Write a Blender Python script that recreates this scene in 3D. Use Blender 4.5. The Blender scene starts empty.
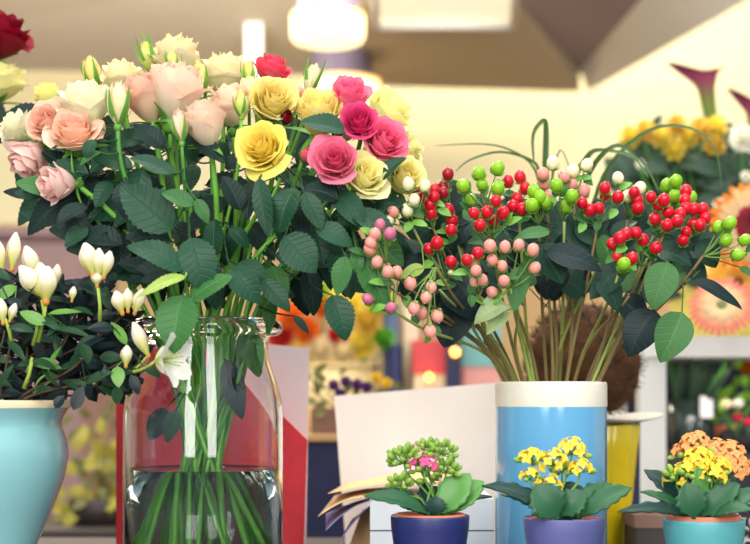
import bpy, math, random
from mathutils import Vector, Matrix
random.seed(7)
PI = math.pi
SC = bpy.context.scene
COL = SC.collection
F, CX, HY, CZ = 1500.0, 375.0, 395.0, 1.04     # focal length in pixels, principal column, horizon row, eye height
TZ = 0.85                                      # table top

def P(px, py, Y):
    return Vector(((px - CX) / F * Y, Y, CZ + (HY - py) / F * Y))
def M_(px, Y):                                  # pixels -> metres at a depth
    return px / F * Y
def lin(c):
    return tuple((v / 255 / 12.92) if v / 255 <= 0.04045 else ((v / 255 + 0.055) / 1.055) ** 2.4 for v in c)
def lerp(a, b, t):
    return tuple(x + (y - x) * t for x, y in zip(a, b))
def ss(a, b, x):
    t = min(1, max(0, (x - a) / (b - a)))
    return t * t * (3 - 2 * t)
def U(a, b):
    return random.uniform(a, b)

# ------------------------------------------------------------------ materials
def new_mat(name):
    m = bpy.data.materials.new(name); m.use_nodes = True
    nt = m.node_tree
    return m, nt, nt.nodes['Principled BSDF'], nt.nodes['Material Output']

def mat(name, rgb, rough=0.5, var=0.12, scale=30.0, bump=0.0, metallic=0.0, spec=0.5, coat=0.0, trans=0.0, vein=False, col_attr=False, rgb2=None, sheen=0.0):
    m, nt, b, out = new_mat(name)
    N, L = nt.nodes, nt.links
    c = lin(rgb)
    b.inputs['Roughness'].default_value = rough
    b.inputs['Metallic'].default_value = metallic
    b.inputs['Specular IOR Level'].default_value = spec
    b.inputs['Coat Weight'].default_value = coat
    b.inputs['Coat Roughness'].default_value = 0.08
    tc = N.new('ShaderNodeTexCoord')
    no = N.new('ShaderNodeTexNoise'); no.inputs['Scale'].default_value = scale; no.inputs['Detail'].default_value = 4
    L.new(tc.outputs['Object'], no.inputs['Vector'])
    if col_attr:
        at = N.new('ShaderNodeAttribute'); at.attribute_name = 'Col'
        base = at.outputs['Color']
    else:
        rp = N.new('ShaderNodeMix'); rp.data_type = 'RGBA'
        c2 = lin(rgb2) if rgb2 else tuple(min(1, v * (1 + 2.2 * var)) for v in c)
        rp.inputs[6].default_value = (*[v * (1 - var) for v in c], 1)
        rp.inputs[7].default_value = (*c2, 1)
        L.new(no.outputs['Fac'], rp.inputs[0])
        base = rp.outputs[2]
    hgt = no.outputs['Fac']
    if vein:
        uv = N.new('ShaderNodeUVMap'); sp = N.new('ShaderNodeSeparateXYZ'); L.new(uv.outputs[0], sp.inputs[0])
        def mth(op, a, bb=None):
            n = N.new('ShaderNodeMath'); n.operation = op
            for k, v in enumerate((a, bb)):
                if v is None: continue
                if isinstance(v, (int, float)): n.inputs[k].default_value = v
                else: L.new(v, n.inputs[k])
            return n.outputs[0]
        au = mth('ABSOLUTE', mth('MULTIPLY', mth('SUBTRACT', sp.outputs[0], 0.5), 2.0))
        lat = mth('SINE', mth('MULTIPLY', mth('SUBTRACT', sp.outputs[1], mth('MULTIPLY', au, 0.16)), 48.0))
        lat = mth('POWER', mth('MAXIMUM', lat, 0.0), 10.0)
        mid = mth('POWER', mth('SUBTRACT', 1.0, mth('MINIMUM', mth('MULTIPLY', au, 1.0), 1.0)), 22.0)
        v = mth('MINIMUM', mth('ADD', mth('MULTIPLY', lat, 0.3), mid), 1.0)
        mx = N.new('ShaderNodeMix'); mx.data_type = 'RGBA'
        mx.inputs[7].default_value = (*[min(1, x * 2.0 + 0.03) for x in c], 1)
        L.new(mth('MULTIPLY', v, 0.6), mx.inputs[0]); L.new(base, mx.inputs[6])
        base = mx.outputs[2]
        hgt = mth('SUBTRACT', mth('MULTIPLY', no.outputs['Fac'], 0.3), v)
    L.new(base, b.inputs['Base Color'])
    if bump:
        bp = N.new('ShaderNodeBump'); bp.inputs['Strength'].default_value = bump; bp.inputs['Distance'].default_value = 0.002
        L.new(hgt, bp.inputs['Height']); L.new(bp.outputs[0], b.inputs['Normal'])
    if trans:
        t = N.new('ShaderNodeBsdfTranslucent'); ms = N.new('ShaderNodeMixShader'); ms.inputs[0].default_value = trans
        L.new(base, t.inputs['Color']); L.new(b.outputs[0], ms.inputs[1]); L.new(t.outputs[0], ms.inputs[2])
        L.new(ms.outputs[0], out.inputs['Surface'])
    return m

def mat_emit(name, rgb, s):
    m, nt, b, out = new_mat(name)
    b.inputs['Base Color'].default_value = (*lin(rgb), 1)
    b.inputs['Emission Color'].default_value = (*lin(rgb), 1)
    b.inputs['Emission Strength'].default_value = s
    return m

def mat_glass(name, rgb, ior):
    m, nt, b, out = new_mat(name)
    b.inputs['Base Color'].default_value = (*lin(rgb), 1)
    b.inputs['Transmission Weight'].default_value = 1.0
    b.inputs['Roughness'].default_value = 0.0
    b.inputs['IOR'].default_value = ior
    return m

MT = {
 'petal': mat('petal', (255, 255, 255), 0.6, col_attr=True, trans=0.3, bump=0.12, scale=220, spec=0.3),
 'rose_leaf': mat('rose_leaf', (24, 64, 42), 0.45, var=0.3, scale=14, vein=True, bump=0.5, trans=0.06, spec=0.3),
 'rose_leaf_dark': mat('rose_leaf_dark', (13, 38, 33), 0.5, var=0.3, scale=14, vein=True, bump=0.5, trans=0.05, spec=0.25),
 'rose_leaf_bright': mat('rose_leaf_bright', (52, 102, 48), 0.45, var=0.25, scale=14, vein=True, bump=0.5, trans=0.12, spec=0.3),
 'lime_leaf': mat('lime_leaf', (150, 176, 78), 0.5, var=0.2, scale=20, vein=True, bump=0.3, trans=0.2),
 'dry_leaf': mat('dry_leaf', (150, 172, 120), 0.6, var=0.2, scale=40, vein=True, bump=0.6, trans=0.15),
 'rose_stem': mat('rose_stem', (108, 172, 58), 0.45, var=0.3, scale=40, bump=0.2),
 'rose_stem_dark': mat('rose_stem_dark', (70, 130, 52), 0.45, var=0.3, scale=40, bump=0.2),
 'sepal': mat('sepal', (98, 158, 60), 0.5, var=0.25, scale=60, trans=0.1),
 'hyp_leaf': mat('hyp_leaf', (26, 58, 44), 0.5, var=0.3, scale=16, vein=True, bump=0.35, trans=0.05, spec=0.28),
 'hyp_leaf_dark': mat('hyp_leaf_dark', (12, 34, 34), 0.5, var=0.3, scale=16, vein=True, bump=0.35, trans=0.04, spec=0.25),
 'hyp_leaf_bright': mat('hyp_leaf_bright', (58, 104, 52), 0.5, var=0.25, scale=16, vein=True, bump=0.35, trans=0.12, spec=0.3),
 'hyp_stem': mat('hyp_stem', (150, 152, 84), 0.6, var=0.3, scale=60, rgb2=(118, 80, 50), bump=0.3),
 'hyp_stem_green': mat('hyp_stem_green', (142, 160, 80), 0.6, var=0.25, scale=50, bump=0.3),
 'hyp_twig': mat('hyp_twig', (112, 142, 66), 0.6),
 'berry_r': mat('berry_red', (200, 16, 40), 0.28, var=0.2, scale=90),
 'berry_d': mat('berry_dark_red', (150, 14, 32), 0.3, var=0.2, scale=90),
 'berry_g': mat('berry_green', (132, 186, 34), 0.3, var=0.15, scale=90),
 'berry_p': mat('berry_pink', (236, 136, 130), 0.35, var=0.08, scale=120, rgb2=(244, 180, 156)),
 'berry_c': mat('berry_cream', (244, 234, 188), 0.35, var=0.06, scale=90),
 'berry_m': mat('berry_mauve', (184, 98, 128), 0.35, var=0.2, scale=90),
 'calyx': mat('calyx', (104, 158, 62), 0.5, var=0.2, scale=60),
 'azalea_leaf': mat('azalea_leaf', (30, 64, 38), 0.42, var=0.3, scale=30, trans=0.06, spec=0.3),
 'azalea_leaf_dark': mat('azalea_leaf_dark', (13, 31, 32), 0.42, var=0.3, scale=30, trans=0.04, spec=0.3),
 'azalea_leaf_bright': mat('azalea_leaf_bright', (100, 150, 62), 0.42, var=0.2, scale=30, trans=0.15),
 'azalea_twig': mat('azalea_twig', (84, 58, 42), 0.7, var=0.3),
 'azalea_shoot': mat('azalea_shoot', (150, 178, 70), 0.6, var=0.2),
 'bud_scale': mat('bud_scale', (196, 130, 50), 0.6, var=0.3, scale=100),
 'turquoise': mat('turquoise_glaze', (138, 192, 195), 0.15, var=0.05, scale=8, coat=0.5),
 'clay_rim': mat('unglazed_rim', (228, 208, 168), 0.75, var=0.1, scale=60, bump=0.2),
 'soil': mat('soil', (48, 36, 28), 0.95, var=0.4, scale=120, bump=0.8),
 'sky_glaze': mat('sky_blue_glaze', (104, 174, 216), 0.16, var=0.05, scale=10, coat=0.6),
 'bisque': mat('bisque', (238, 232, 214), 0.8, var=0.05, scale=60, bump=0.15),
 'inside': mat('vase_inside', (150, 140, 120), 0.8),
 'navy_pot': mat('navy_pot', (34, 42, 96), 0.4, var=0.15, scale=40, bump=0.1),
 'lav_pot': mat('lavender_pot', (84, 88, 140), 0.5, var=0.15, scale=30, bump=0.1),
 'teal_pot': mat('teal_pot', (84, 162, 166), 0.45, var=0.08, scale=30, bump=0.1),
 'terracotta': mat('terracotta', (206, 118, 88), 0.8, var=0.15, scale=80, bump=0.2),
 'kal_leaf': mat('kal_leaf', (38, 86, 54), 0.42, var=0.25, scale=24, trans=0.05, bump=0.1, spec=0.35),
 'kal_leaf_dark': mat('kal_leaf_dark', (20, 54, 48), 0.42, var=0.25, scale=24, trans=0.05, bump=0.1, spec=0.3),
 'kal_leaf_bright': mat('kal_leaf_bright', (82, 138, 62), 0.42, var=0.2, scale=24, trans=0.1, bump=0.1),
 'kal_stalk': mat('kal_stalk', (108, 156, 74), 0.5),
 'kal_yellow': mat('kal_yellow', (250, 218, 62), 0.5, var=0.06, trans=0.25),
 'kal_orange': mat('kal_orange', (242, 166, 96), 0.5, var=0.08, trans=0.25),
 'kal_pink': mat('kal_pink', (226, 84, 138), 0.5, var=0.1, trans=0.2),
 'kal_pale': mat('kal_pale', (236, 190, 176), 0.5, var=0.1, trans=0.2),
 'kal_bud': mat('kal_bud', (128, 166, 62), 0.5, var=0.2),
 'glass': mat_glass('clear_glass', (250, 252, 252), 1.47),
 'water': mat_glass('water', (214, 236, 222), 1.33),
 'red_paper': mat('red_paper', (226, 50, 62), 0.6, var=0.12, scale=60, bump=0.1),
 'white_card': mat('white_card', (242, 236, 240), 0.7, var=0.03, scale=20),
 'envelope': mat('envelope_paper', (252, 238, 226), 0.75, var=0.04, scale=14, bump=0.05),
 'blue_ink': mat('blue_ink', (120, 178, 218), 0.7),
 'kraft': mat('kraft_paper', (226, 190, 136), 0.75, var=0.1, scale=40),
 'lilac_paper': mat('lilac_paper', (128, 122, 168), 0.7, var=0.08, scale=40),
 'white_box': mat('white_box', (222, 228, 232), 0.6, var=0.03, scale=20),
 'dark_edge': mat('dark_edge', (50, 46, 60), 0.6),
 'yellow_glaze': mat('yellow_glaze', (224, 196, 16), 0.25, var=0.15, scale=18, coat=0.4),
 'dish': mat('pale_dish', (206, 202, 188), 0.6, var=0.06),
 'moss': mat('moss_fibre', (66, 44, 28), 0.95, var=0.45, scale=60, bump=0.6, rgb2=(120, 76, 38)),
 'blade': mat('grass_blade', (62, 92, 44), 0.5, var=0.25, scale=20, trans=0.12),
 'navy': mat('navy_paint', (34, 38, 74), 0.6, var=0.15, scale=20),
 'tan_wood': mat('tan_wood', (196, 156, 104), 0.7, var=0.15, scale=12),
 'brown_wood': mat('brown_wood', (120, 90, 76), 0.7, var=0.2, scale=8),
 'mauve_wood': mat('mauve_wood', (150, 120, 116), 0.7, var=0.12, scale=6),
 'dark_wood': mat('dark_wood', (52, 42, 40), 0.6, var=0.25, scale=9, bump=0.2),
 'white_paint': mat('white_paint', (224, 222, 214), 0.55, var=0.03, scale=10),
 'lamp_rim': mat_emit('lamp_rim', (255, 190, 96), 1.1),
 'wall_cream': mat('wall_cream', (238, 230, 186), 0.85, var=0.02, scale=4),
 'taupe': mat('taupe_paint', (206, 192, 166), 0.85, var=0.03, scale=4),
 'ceiling_grey': mat('ceiling_grey', (176, 162, 174), 0.85, var=0.03, scale=4),
 'slope_cream': mat('slope_cream', (252, 248, 238), 0.85, var=0.03, scale=4),
 'wainscot': mat('wainscot', (186, 156, 112), 0.8, var=0.1, scale=5),
 'floor': mat('floor_concrete', (110, 100, 92), 0.8, var=0.15, scale=6),
 'lamp_metal': mat('lamp_metal', (112, 100, 116), 0.5),
 'lamp_glow': mat_emit('lamp_glow', (255, 228, 168), 1.7),
 'bulb_glow': mat_emit('bulb_glow', (255, 170, 70), 6.0),
 'panel_glow': mat_emit('panel_glow', (255, 246, 214), 0.55),
 'yellow_wrap': mat('yellow_wrap', (226, 208, 104), 0.6, var=0.08, scale=12),
 'cream_wrap': mat('cream_wrap', (240, 212, 150), 0.6, var=0.06, scale=12),
 'zinc': mat('zinc', (150, 152, 150), 0.4, metallic=0.7, var=0.15, scale=12),
 'dark_glass': mat('smoky_vase', (44, 60, 54), 0.1, coat=0.6),
 'bg_leaf': mat('bg_leaf', (42, 68, 48), 0.6, var=0.35, scale=9, trans=0.1),
 'bg_leaf_olive': mat('bg_leaf_olive', (104, 104, 52), 0.6, var=0.35, scale=9, trans=0.1),
 'bg_leaf_yellow': mat('bg_leaf_yellow', (168, 158, 64), 0.6, var=0.3, scale=9, trans=0.15),
 'bg_leaf_lime': mat('bg_leaf_lime', (132, 190, 50), 0.6, var=0.3, scale=9, trans=0.15),
 'book_blue': mat('book_blue', (92, 120, 158), 0.6), 'book_navy': mat('book_navy', (40, 46, 92), 0.6),
 'box_red': mat('box_red', (214, 74, 76), 0.6), 'box_teal': mat('box_teal', (118, 176, 172), 0.6),
 'box_pink': mat('box_pink', (226, 160, 150), 0.6), 'box_cream': mat('box_cream', (228, 214, 176), 0.7),
 'black_sign': mat('black_board', (34, 30, 40), 0.7), 'chalk': mat('chalk', (214, 212, 214), 0.8),
 'shade_black': mat('disc_dark', (58, 20, 20), 0.7),
}

# ------------------------------------------------------------------ mesh builder
class MB:
    def __init__(s): s.v = []; s.f = []; s.fm = []; s.uv = {}; s.c = {}
    def grid(s, fn, nu, nv, mi=0, closed=False, colfn=None):
        b = len(s.v)
        cols = nu if closed else nu + 1
        for j in range(nv + 1):
            for i in range(cols):
                u, v = i / nu, j / nv
                k = len(s.v)
                s.v.append(Vector(fn(u, v))); s.uv[k] = (u, v)
                if colfn: s.c[k] = colfn(u, v)
        for j in range(nv):
            for i in range(nu):
                i2 = (i + 1) % cols if closed else i + 1
                s.f.append((b + j * cols + i, b + j * cols + i2, b + (j + 1) * cols + i2, b + (j + 1) * cols + i)); s.fm.append(mi)
    def tube(s, pts, r0, r1=None, n=6, mi=0, col=None):
        r1 = r0 if r1 is None else r1
        pts = [Vector(p) for p in pts]; b = len(s.v); m = len(pts)
        ref = Vector((0.31, 0.87, 0.2))
        for j, p in enumerate(pts):
            t = (pts[min(j + 1, m - 1)] - pts[max(j - 1, 0)])
            t = t.normalized() if t.length > 1e-9 else Vector((0, 0, 1))
            a = t.cross(ref)
            if a.length < 1e-3: a = t.cross(Vector((1, 0, 0)))
            a.normalize(); c = t.cross(a)
            r = r0 + (r1 - r0) * j / (m - 1)
            for i in range(n):
                k = len(s.v); th = 2 * PI * i / n
                s.v.append(p + a * r * math.cos(th) + c * r * math.sin(th)); s.uv[k] = (i / n, j / (m - 1))
                if col: s.c[k] = col
        for j in range(m - 1):
            for i in range(n):
                i2 = (i + 1) % n
                s.f.append((b + j * n + i, b + j * n + i2, b + (j + 1) * n + i2, b + (j + 1) * n + i)); s.fm.append(mi)
        s.f.append(tuple(b + i for i in reversed(range(n)))); s.fm.append(mi)
        s.f.append(tuple(b + (m - 1) * n + i for i in range(n))); s.fm.append(mi)
    def lathe(s, prof, c=(0, 0, 0), n=40, mi=0, fr=None):      # prof: (r, z) from start to end; axis z
        c = Vector(c); b = len(s.v); m = len(prof)
        for j, (r, z) in enumerate(prof):
            for i in range(n):
                th = 2 * PI * i / n; k = len(s.v)
                rr = r * (fr(th, z) if fr else 1)
                s.v.append(c + Vector((rr * math.cos(th), rr * math.sin(th), z))); s.uv[k] = (i / n, j / max(1, m - 1))
        for j in range(m - 1):
            for i in range(n):
                i2 = (i + 1) % n
                s.f.append((b + j * n + i, b + j * n + i2, b + (j + 1) * n + i2, b + (j + 1) * n + i)); s.fm.append(mi)
    def cap(s, c, r, n=40, mi=0, up=True):
        b = len(s.v); c = Vector(c)
        for i in range(n):
            th = 2 * PI * i / n; s.v.append(c + Vector((r * math.cos(th), r * math.sin(th), 0)))
        f = tuple(b + i for i in range(n)); s.f.append(f if up else tuple(reversed(f))); s.fm.append(mi)
    def box(s, lo, hi, mi=0):
        b = len(s.v)
        for z in (lo[2], hi[2]):
            for x, y in ((lo[0], lo[1]), (hi[0], lo[1]), (hi[0], hi[1]), (lo[0], hi[1])): s.v.append(Vector((x, y, z)))
        for q in ((3, 2, 1, 0), (4, 5, 6, 7), (0, 1, 5, 4), (1, 2, 6, 5), (2, 3, 7, 6), (3, 0, 4, 7)):
            s.f.append(tuple(b + i for i in q)); s.fm.append(mi)
    def prism(s, pts, d, mi=0):                                 # polygon extruded along d
        b = len(s.v); n = len(pts); d = Vector(d)
        for p in pts: s.v.append(Vector(p))
        for p in pts: s.v.append(Vector(p) + d)
        s.f.append(tuple(b + i for i in range(n))); s.fm.append(mi)
        s.f.append(tuple(b + n + i for i in reversed(range(n)))); s.fm.append(mi)
        for i in range(n):
            j = (i + 1) % n
            s.f.append((b + j, b + i, b + n + i, b + n + j)); s.fm.append(mi)
    def ball(s, c, r, sz=1.0, n=12, m=8, mi=0, mt=None, col=None):
        c = Vector(c)
        def fn(u, v):
            th = 2 * PI * u; ph = PI * v
            p = Vector((r * math.sin(ph) * math.cos(th), r * math.sin(ph) * math.sin(th), -r * sz * math.cos(ph)))
            return c + (mt @ p if mt else p)
        s.grid(fn, n, m, mi, True, (lambda u, v: col) if col else None)
    def build(s, name, mats, parent=None, smooth=True, at=None):
        o0 = Vector((0, 0, 0))
        if parent is not None: o0 = wloc(parent)
        elif at is not None: o0 = Vector(at)
        me = bpy.data.meshes.new(name)
        me.from_pydata([v - o0 for v in s.v], [], s.f)
        for m in (mats if isinstance(mats, (list, tuple)) else [mats]): me.materials.append(MT[m])
        me.polygons.foreach_set('material_index', s.fm)
        if smooth: me.polygons.foreach_set('use_smooth', [True] * len(me.polygons))
        if s.uv:
            uvl = me.uv_layers.new(name='UVMap')
            for lp in me.loops: uvl.data[lp.index].uv = s.uv.get(lp.vertex_index, (0, 0))
        if s.c:
            ca = me.color_attributes.new('Col', 'FLOAT_COLOR', 'POINT')
            for k in range(len(s.v)): ca.data[k].color = (*s.c.get(k, (0.5, 0.5, 0.5)), 1)
        me.update()
        o = bpy.data.objects.new(name, me); COL.objects.link(o)
        if parent is not None: o.parent = parent
        else: o.location = o0
        return o

def wloc(o):
    v = Vector(o.location)
    while o.parent: o = o.parent; v = v + o.location
    return v
def tag(o, label, cat, group=None, kind=None):
    if label: o['label'] = label
    if cat: o['category'] = cat
    if group: o['group'] = group
    if kind: o['kind'] = kind
    return o
def thing(name, label, cat, loc, group=None):
    o = bpy.data.objects.new(name, None); COL.objects.link(o); o.location = loc; o.empty_display_size = 0.02
    return tag(o, label, cat, group)
def struct(o): o['kind'] = 'structure'; return o

def basis(z, hint=None):
    z = Vector(z).normalized()
    h = Vector(hint) if hint is not None else Vector((0.3, 0.2, 1))
    x = h - z * h.dot(z)
    if x.length < 1e-4: x = Vector((1, 0, 0)) - z * z.x
    x.normalize(); y = z.cross(x)
    return Matrix((x, y, z)).transposed()
def bez(p0, p1, p2, p3, n):
    return [p0 * (1 - t) ** 3 + p1 * 3 * t * (1 - t) ** 2 + p2 * 3 * t * t * (1 - t) + p3 * t ** 3 for t in (i / n for i in range(n + 1))]

# ------------------------------------------------------------------ leaves
def leaf(mb, base, tip, W, nrm, droop=0.5, fold=0.25, serr=0.0, wav=0.02, shape=0.8, rows=12, mi=0, teeth=1):
    base, tip = Vector(base), Vector(tip)
    d = tip - base; L = d.length; d.normalize()
    n = Vector(nrm); n = n - d * n.dot(d)
    if n.length < 1e-3: n = Vector((0, -1, 0.3)) - d * d.dot(Vector((0, -1, 0.3)))
    n.normalize(); sd = d.cross(n)
    ph = U(0, 6)
    def fn(u, v):
        uu = u * 2 - 1
        w = W / 2 * max(0.0, math.sin(PI * v ** shape)) ** 0.75
        if serr:
            j = round(v * rows)
            if abs(uu) > 0.9 and (j // teeth) % 2: w *= 1 - serr
        arch = 4 * v * (1 - v)
        h = droop * L * 0.25 * arch + fold * abs(uu) * w * (1 if fold > 0 else 1) + wav * L * math.sin(v * 9 + ph) * abs(uu)
        return base + d * L * v + sd * uu * w + n * h
    mb.grid(fn, 6, rows, mi)

def petiole(mb, a, b, r, sag=0.0, mi=0):
    a, b = Vector(a), Vector(b)
    m = (a + b) / 2 + Vector((0, 0, -sag))
    mb.tube([a * (1 - t) ** 2 + m * 2 * t * (1 - t) + b * t * t for t in (0, .25, .5, .75, 1)], r, r * 1.2, 5, mi)

# ------------------------------------------------------------------ roses
PC = {k: tuple(lin(c) for c in v) for k, v in {
 #            inner            base             tip
 'yellow': ((253, 230, 140), (254, 238, 146), (254, 244, 170)),
 'lemon':  ((252, 238, 150), (250, 246, 168), (254, 250, 196)),
 'open':   ((250, 214, 96), (254, 236, 108), (254, 244, 136)),
 'cream':  ((250, 226, 156), (246, 240, 190), (254, 240, 206)),
 'white':  ((250, 236, 190), (244, 246, 208), (254, 248, 226)),
 'greeny': ((236, 232, 130), (210, 222, 110), (248, 238, 150)),
 'peach':  ((244, 180, 160), (254, 228, 196), (252, 212, 188)),
 'blush':  ((246, 184, 150), (254, 240, 212), (252, 216, 198)),
 'rosy':   ((242, 160, 146), (254, 226, 190), (250, 190, 176)),
 'pale':   ((246, 182, 170), (252, 216, 206), (254, 224, 214)),
 'pink':   ((236, 84, 138), (250, 164, 184), (248, 130, 164)),
 'hot':    ((226, 40, 120), (246, 110, 164), (242, 84, 150)),
 'coral':  ((220, 50, 90), (244, 120, 140), (238, 80, 110)),
 'red':    ((90, 4, 22), (132, 8, 34), (150, 10, 40)),
}.items()}

def rose_bloom(mb, base, axis, R, H, kind, op, N=20):
    inner, cb, ct = PC[kind]
    B = basis(axis, (U(-1, 1), U(-1, 1), U(-1, 1))); base = Vector(base)
    tint = U(0.94, 1.04)
    for k in range(N):
        f = k / (N - 1)
        a0 = k * 2.3998 + U(-.15, .15)
        if op > 0.2:
            Rk = R * (0.10 + 0.78 * f ** 0.85) * (0.8 + 0.2 * op)
            Hk = H * (0.92 + 0.10 * math.sin(PI * f) - 0.30 * f * f * op) * U(.95, 1.05)
            hw = PI * (0.62 - 0.22 * f); flare = R * 0.34 * op * f ** 1.6 * U(.6, 1.3); close = 0.32 * (1 - f) * (1 - op * 0.5)
        else:
            Rk = R * (0.35 + 0.65 * f); Hk = H * (1.0 - 0.10 * f) * U(.96, 1.04); hw = PI * (0.6 - 0.15 * f)
            flare = R * 0.12 * f * U(0, 1); close = 0.75 - 0.35 * f * op * 3
        curl = R * (0.05 + 0.16 * f * op) * U(.5, 1.5)
        ph = U(0, 6); pt = U(0.0, 0.12)
        def fn(u, v):
            uu = u * 2 - 1
            ve = v * (1 - 0.30 * abs(uu) ** 2.6 * v) + pt * max(0, 1 - abs(uu) * 2.2) * v ** 4
            r = Rk * min(1.0, math.sin(min(PI / 2, 0.08 + ve * 1.9)) ** 0.75)
            r *= 1 - close * ve ** 2.5
            t = ss(0.62, 1.0, v)
            r += flare * ve ** 2.2 + curl * t * t * (1 - 0.3 * abs(uu))
            z = Hk * ve - curl * 0.9 * t * t
            r += R * 0.035 * math.sin(7 * uu + ph) * v ** 3
            z += H * 0.02 * math.sin(9 * uu + ph * 2) * v ** 3
            th = a0 + uu * hw * (1 - 0.12 * v)
            # spiral: one edge tucks in
            r *= 1 + 0.07 * uu
            return base + B @ Vector((r * math.cos(th), r * math.sin(th), z))
        def cf(u, v):
            c = lerp(cb, ct, ss(0.25, 0.95, v) * (0.75 + 0.25 * math.sin(ph)))
            c = lerp(c, inner, (1 - f) ** 1.5 * 0.75)
            return tuple(min(1, x * tint) for x in c)
        mb.grid(fn, 8, 8, 0, False, cf)
    # heart
    mb.ball(base + B @ Vector((0, 0, H * 0.42)), R * 0.3, 1.2, 8, 6, 0, B, inner)

def rose_calyx(mb, base, axis, R, H, op, long=1.0):
    B = basis(axis, (0.7, 0.2, 0.1)); base = Vector(base)
    mb.ball(base - B @ Vector((0, 0, R * 0.1)), R * 0.3, 1.1, 10, 6, 0, B)
    for k in range(5):
        th = 2 * PI * k / 5 + U(-.2, .2)
        L = H * U(0.75, 1.05) * long if op < 0.25 else H * U(0.5, 0.9) * long
        out = 1.04 if op < 0.25 else U(0.9, 1.3)
        bend = U(-0.1, 0.3) if op < 0.25 else U(-0.4, 0.6)
        w0 = R * (0.62 if op < 0.25 else 0.4)
        def fn(u, v):
            uu = u * 2 - 1
            w = w0 * (1 - v) ** 0.8 * min(1, 0.55 + v * 1.5) * 0.5
            if op < 0.25:
                r = R * min(1, math.sin(min(PI / 2, 0.15 + v * 2.0))) * out * (1 + bend * v * v); z = L * v
            else:
                r = R * 0.2 + L * v * math.sin(0.9 + bend); z = L * 0.5 * v * math.cos(0.9 + bend) - L * 0.3 * v * v * (bend + .4)
            c, s_ = math.cos(th), math.sin(th)
            return base + B @ Vector((r * c - uu * w * s_, r * s_ + uu * w * c, z + abs(uu) * 0.05 * R))
        mb.grid(fn, 2, 7, 0)

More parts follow.
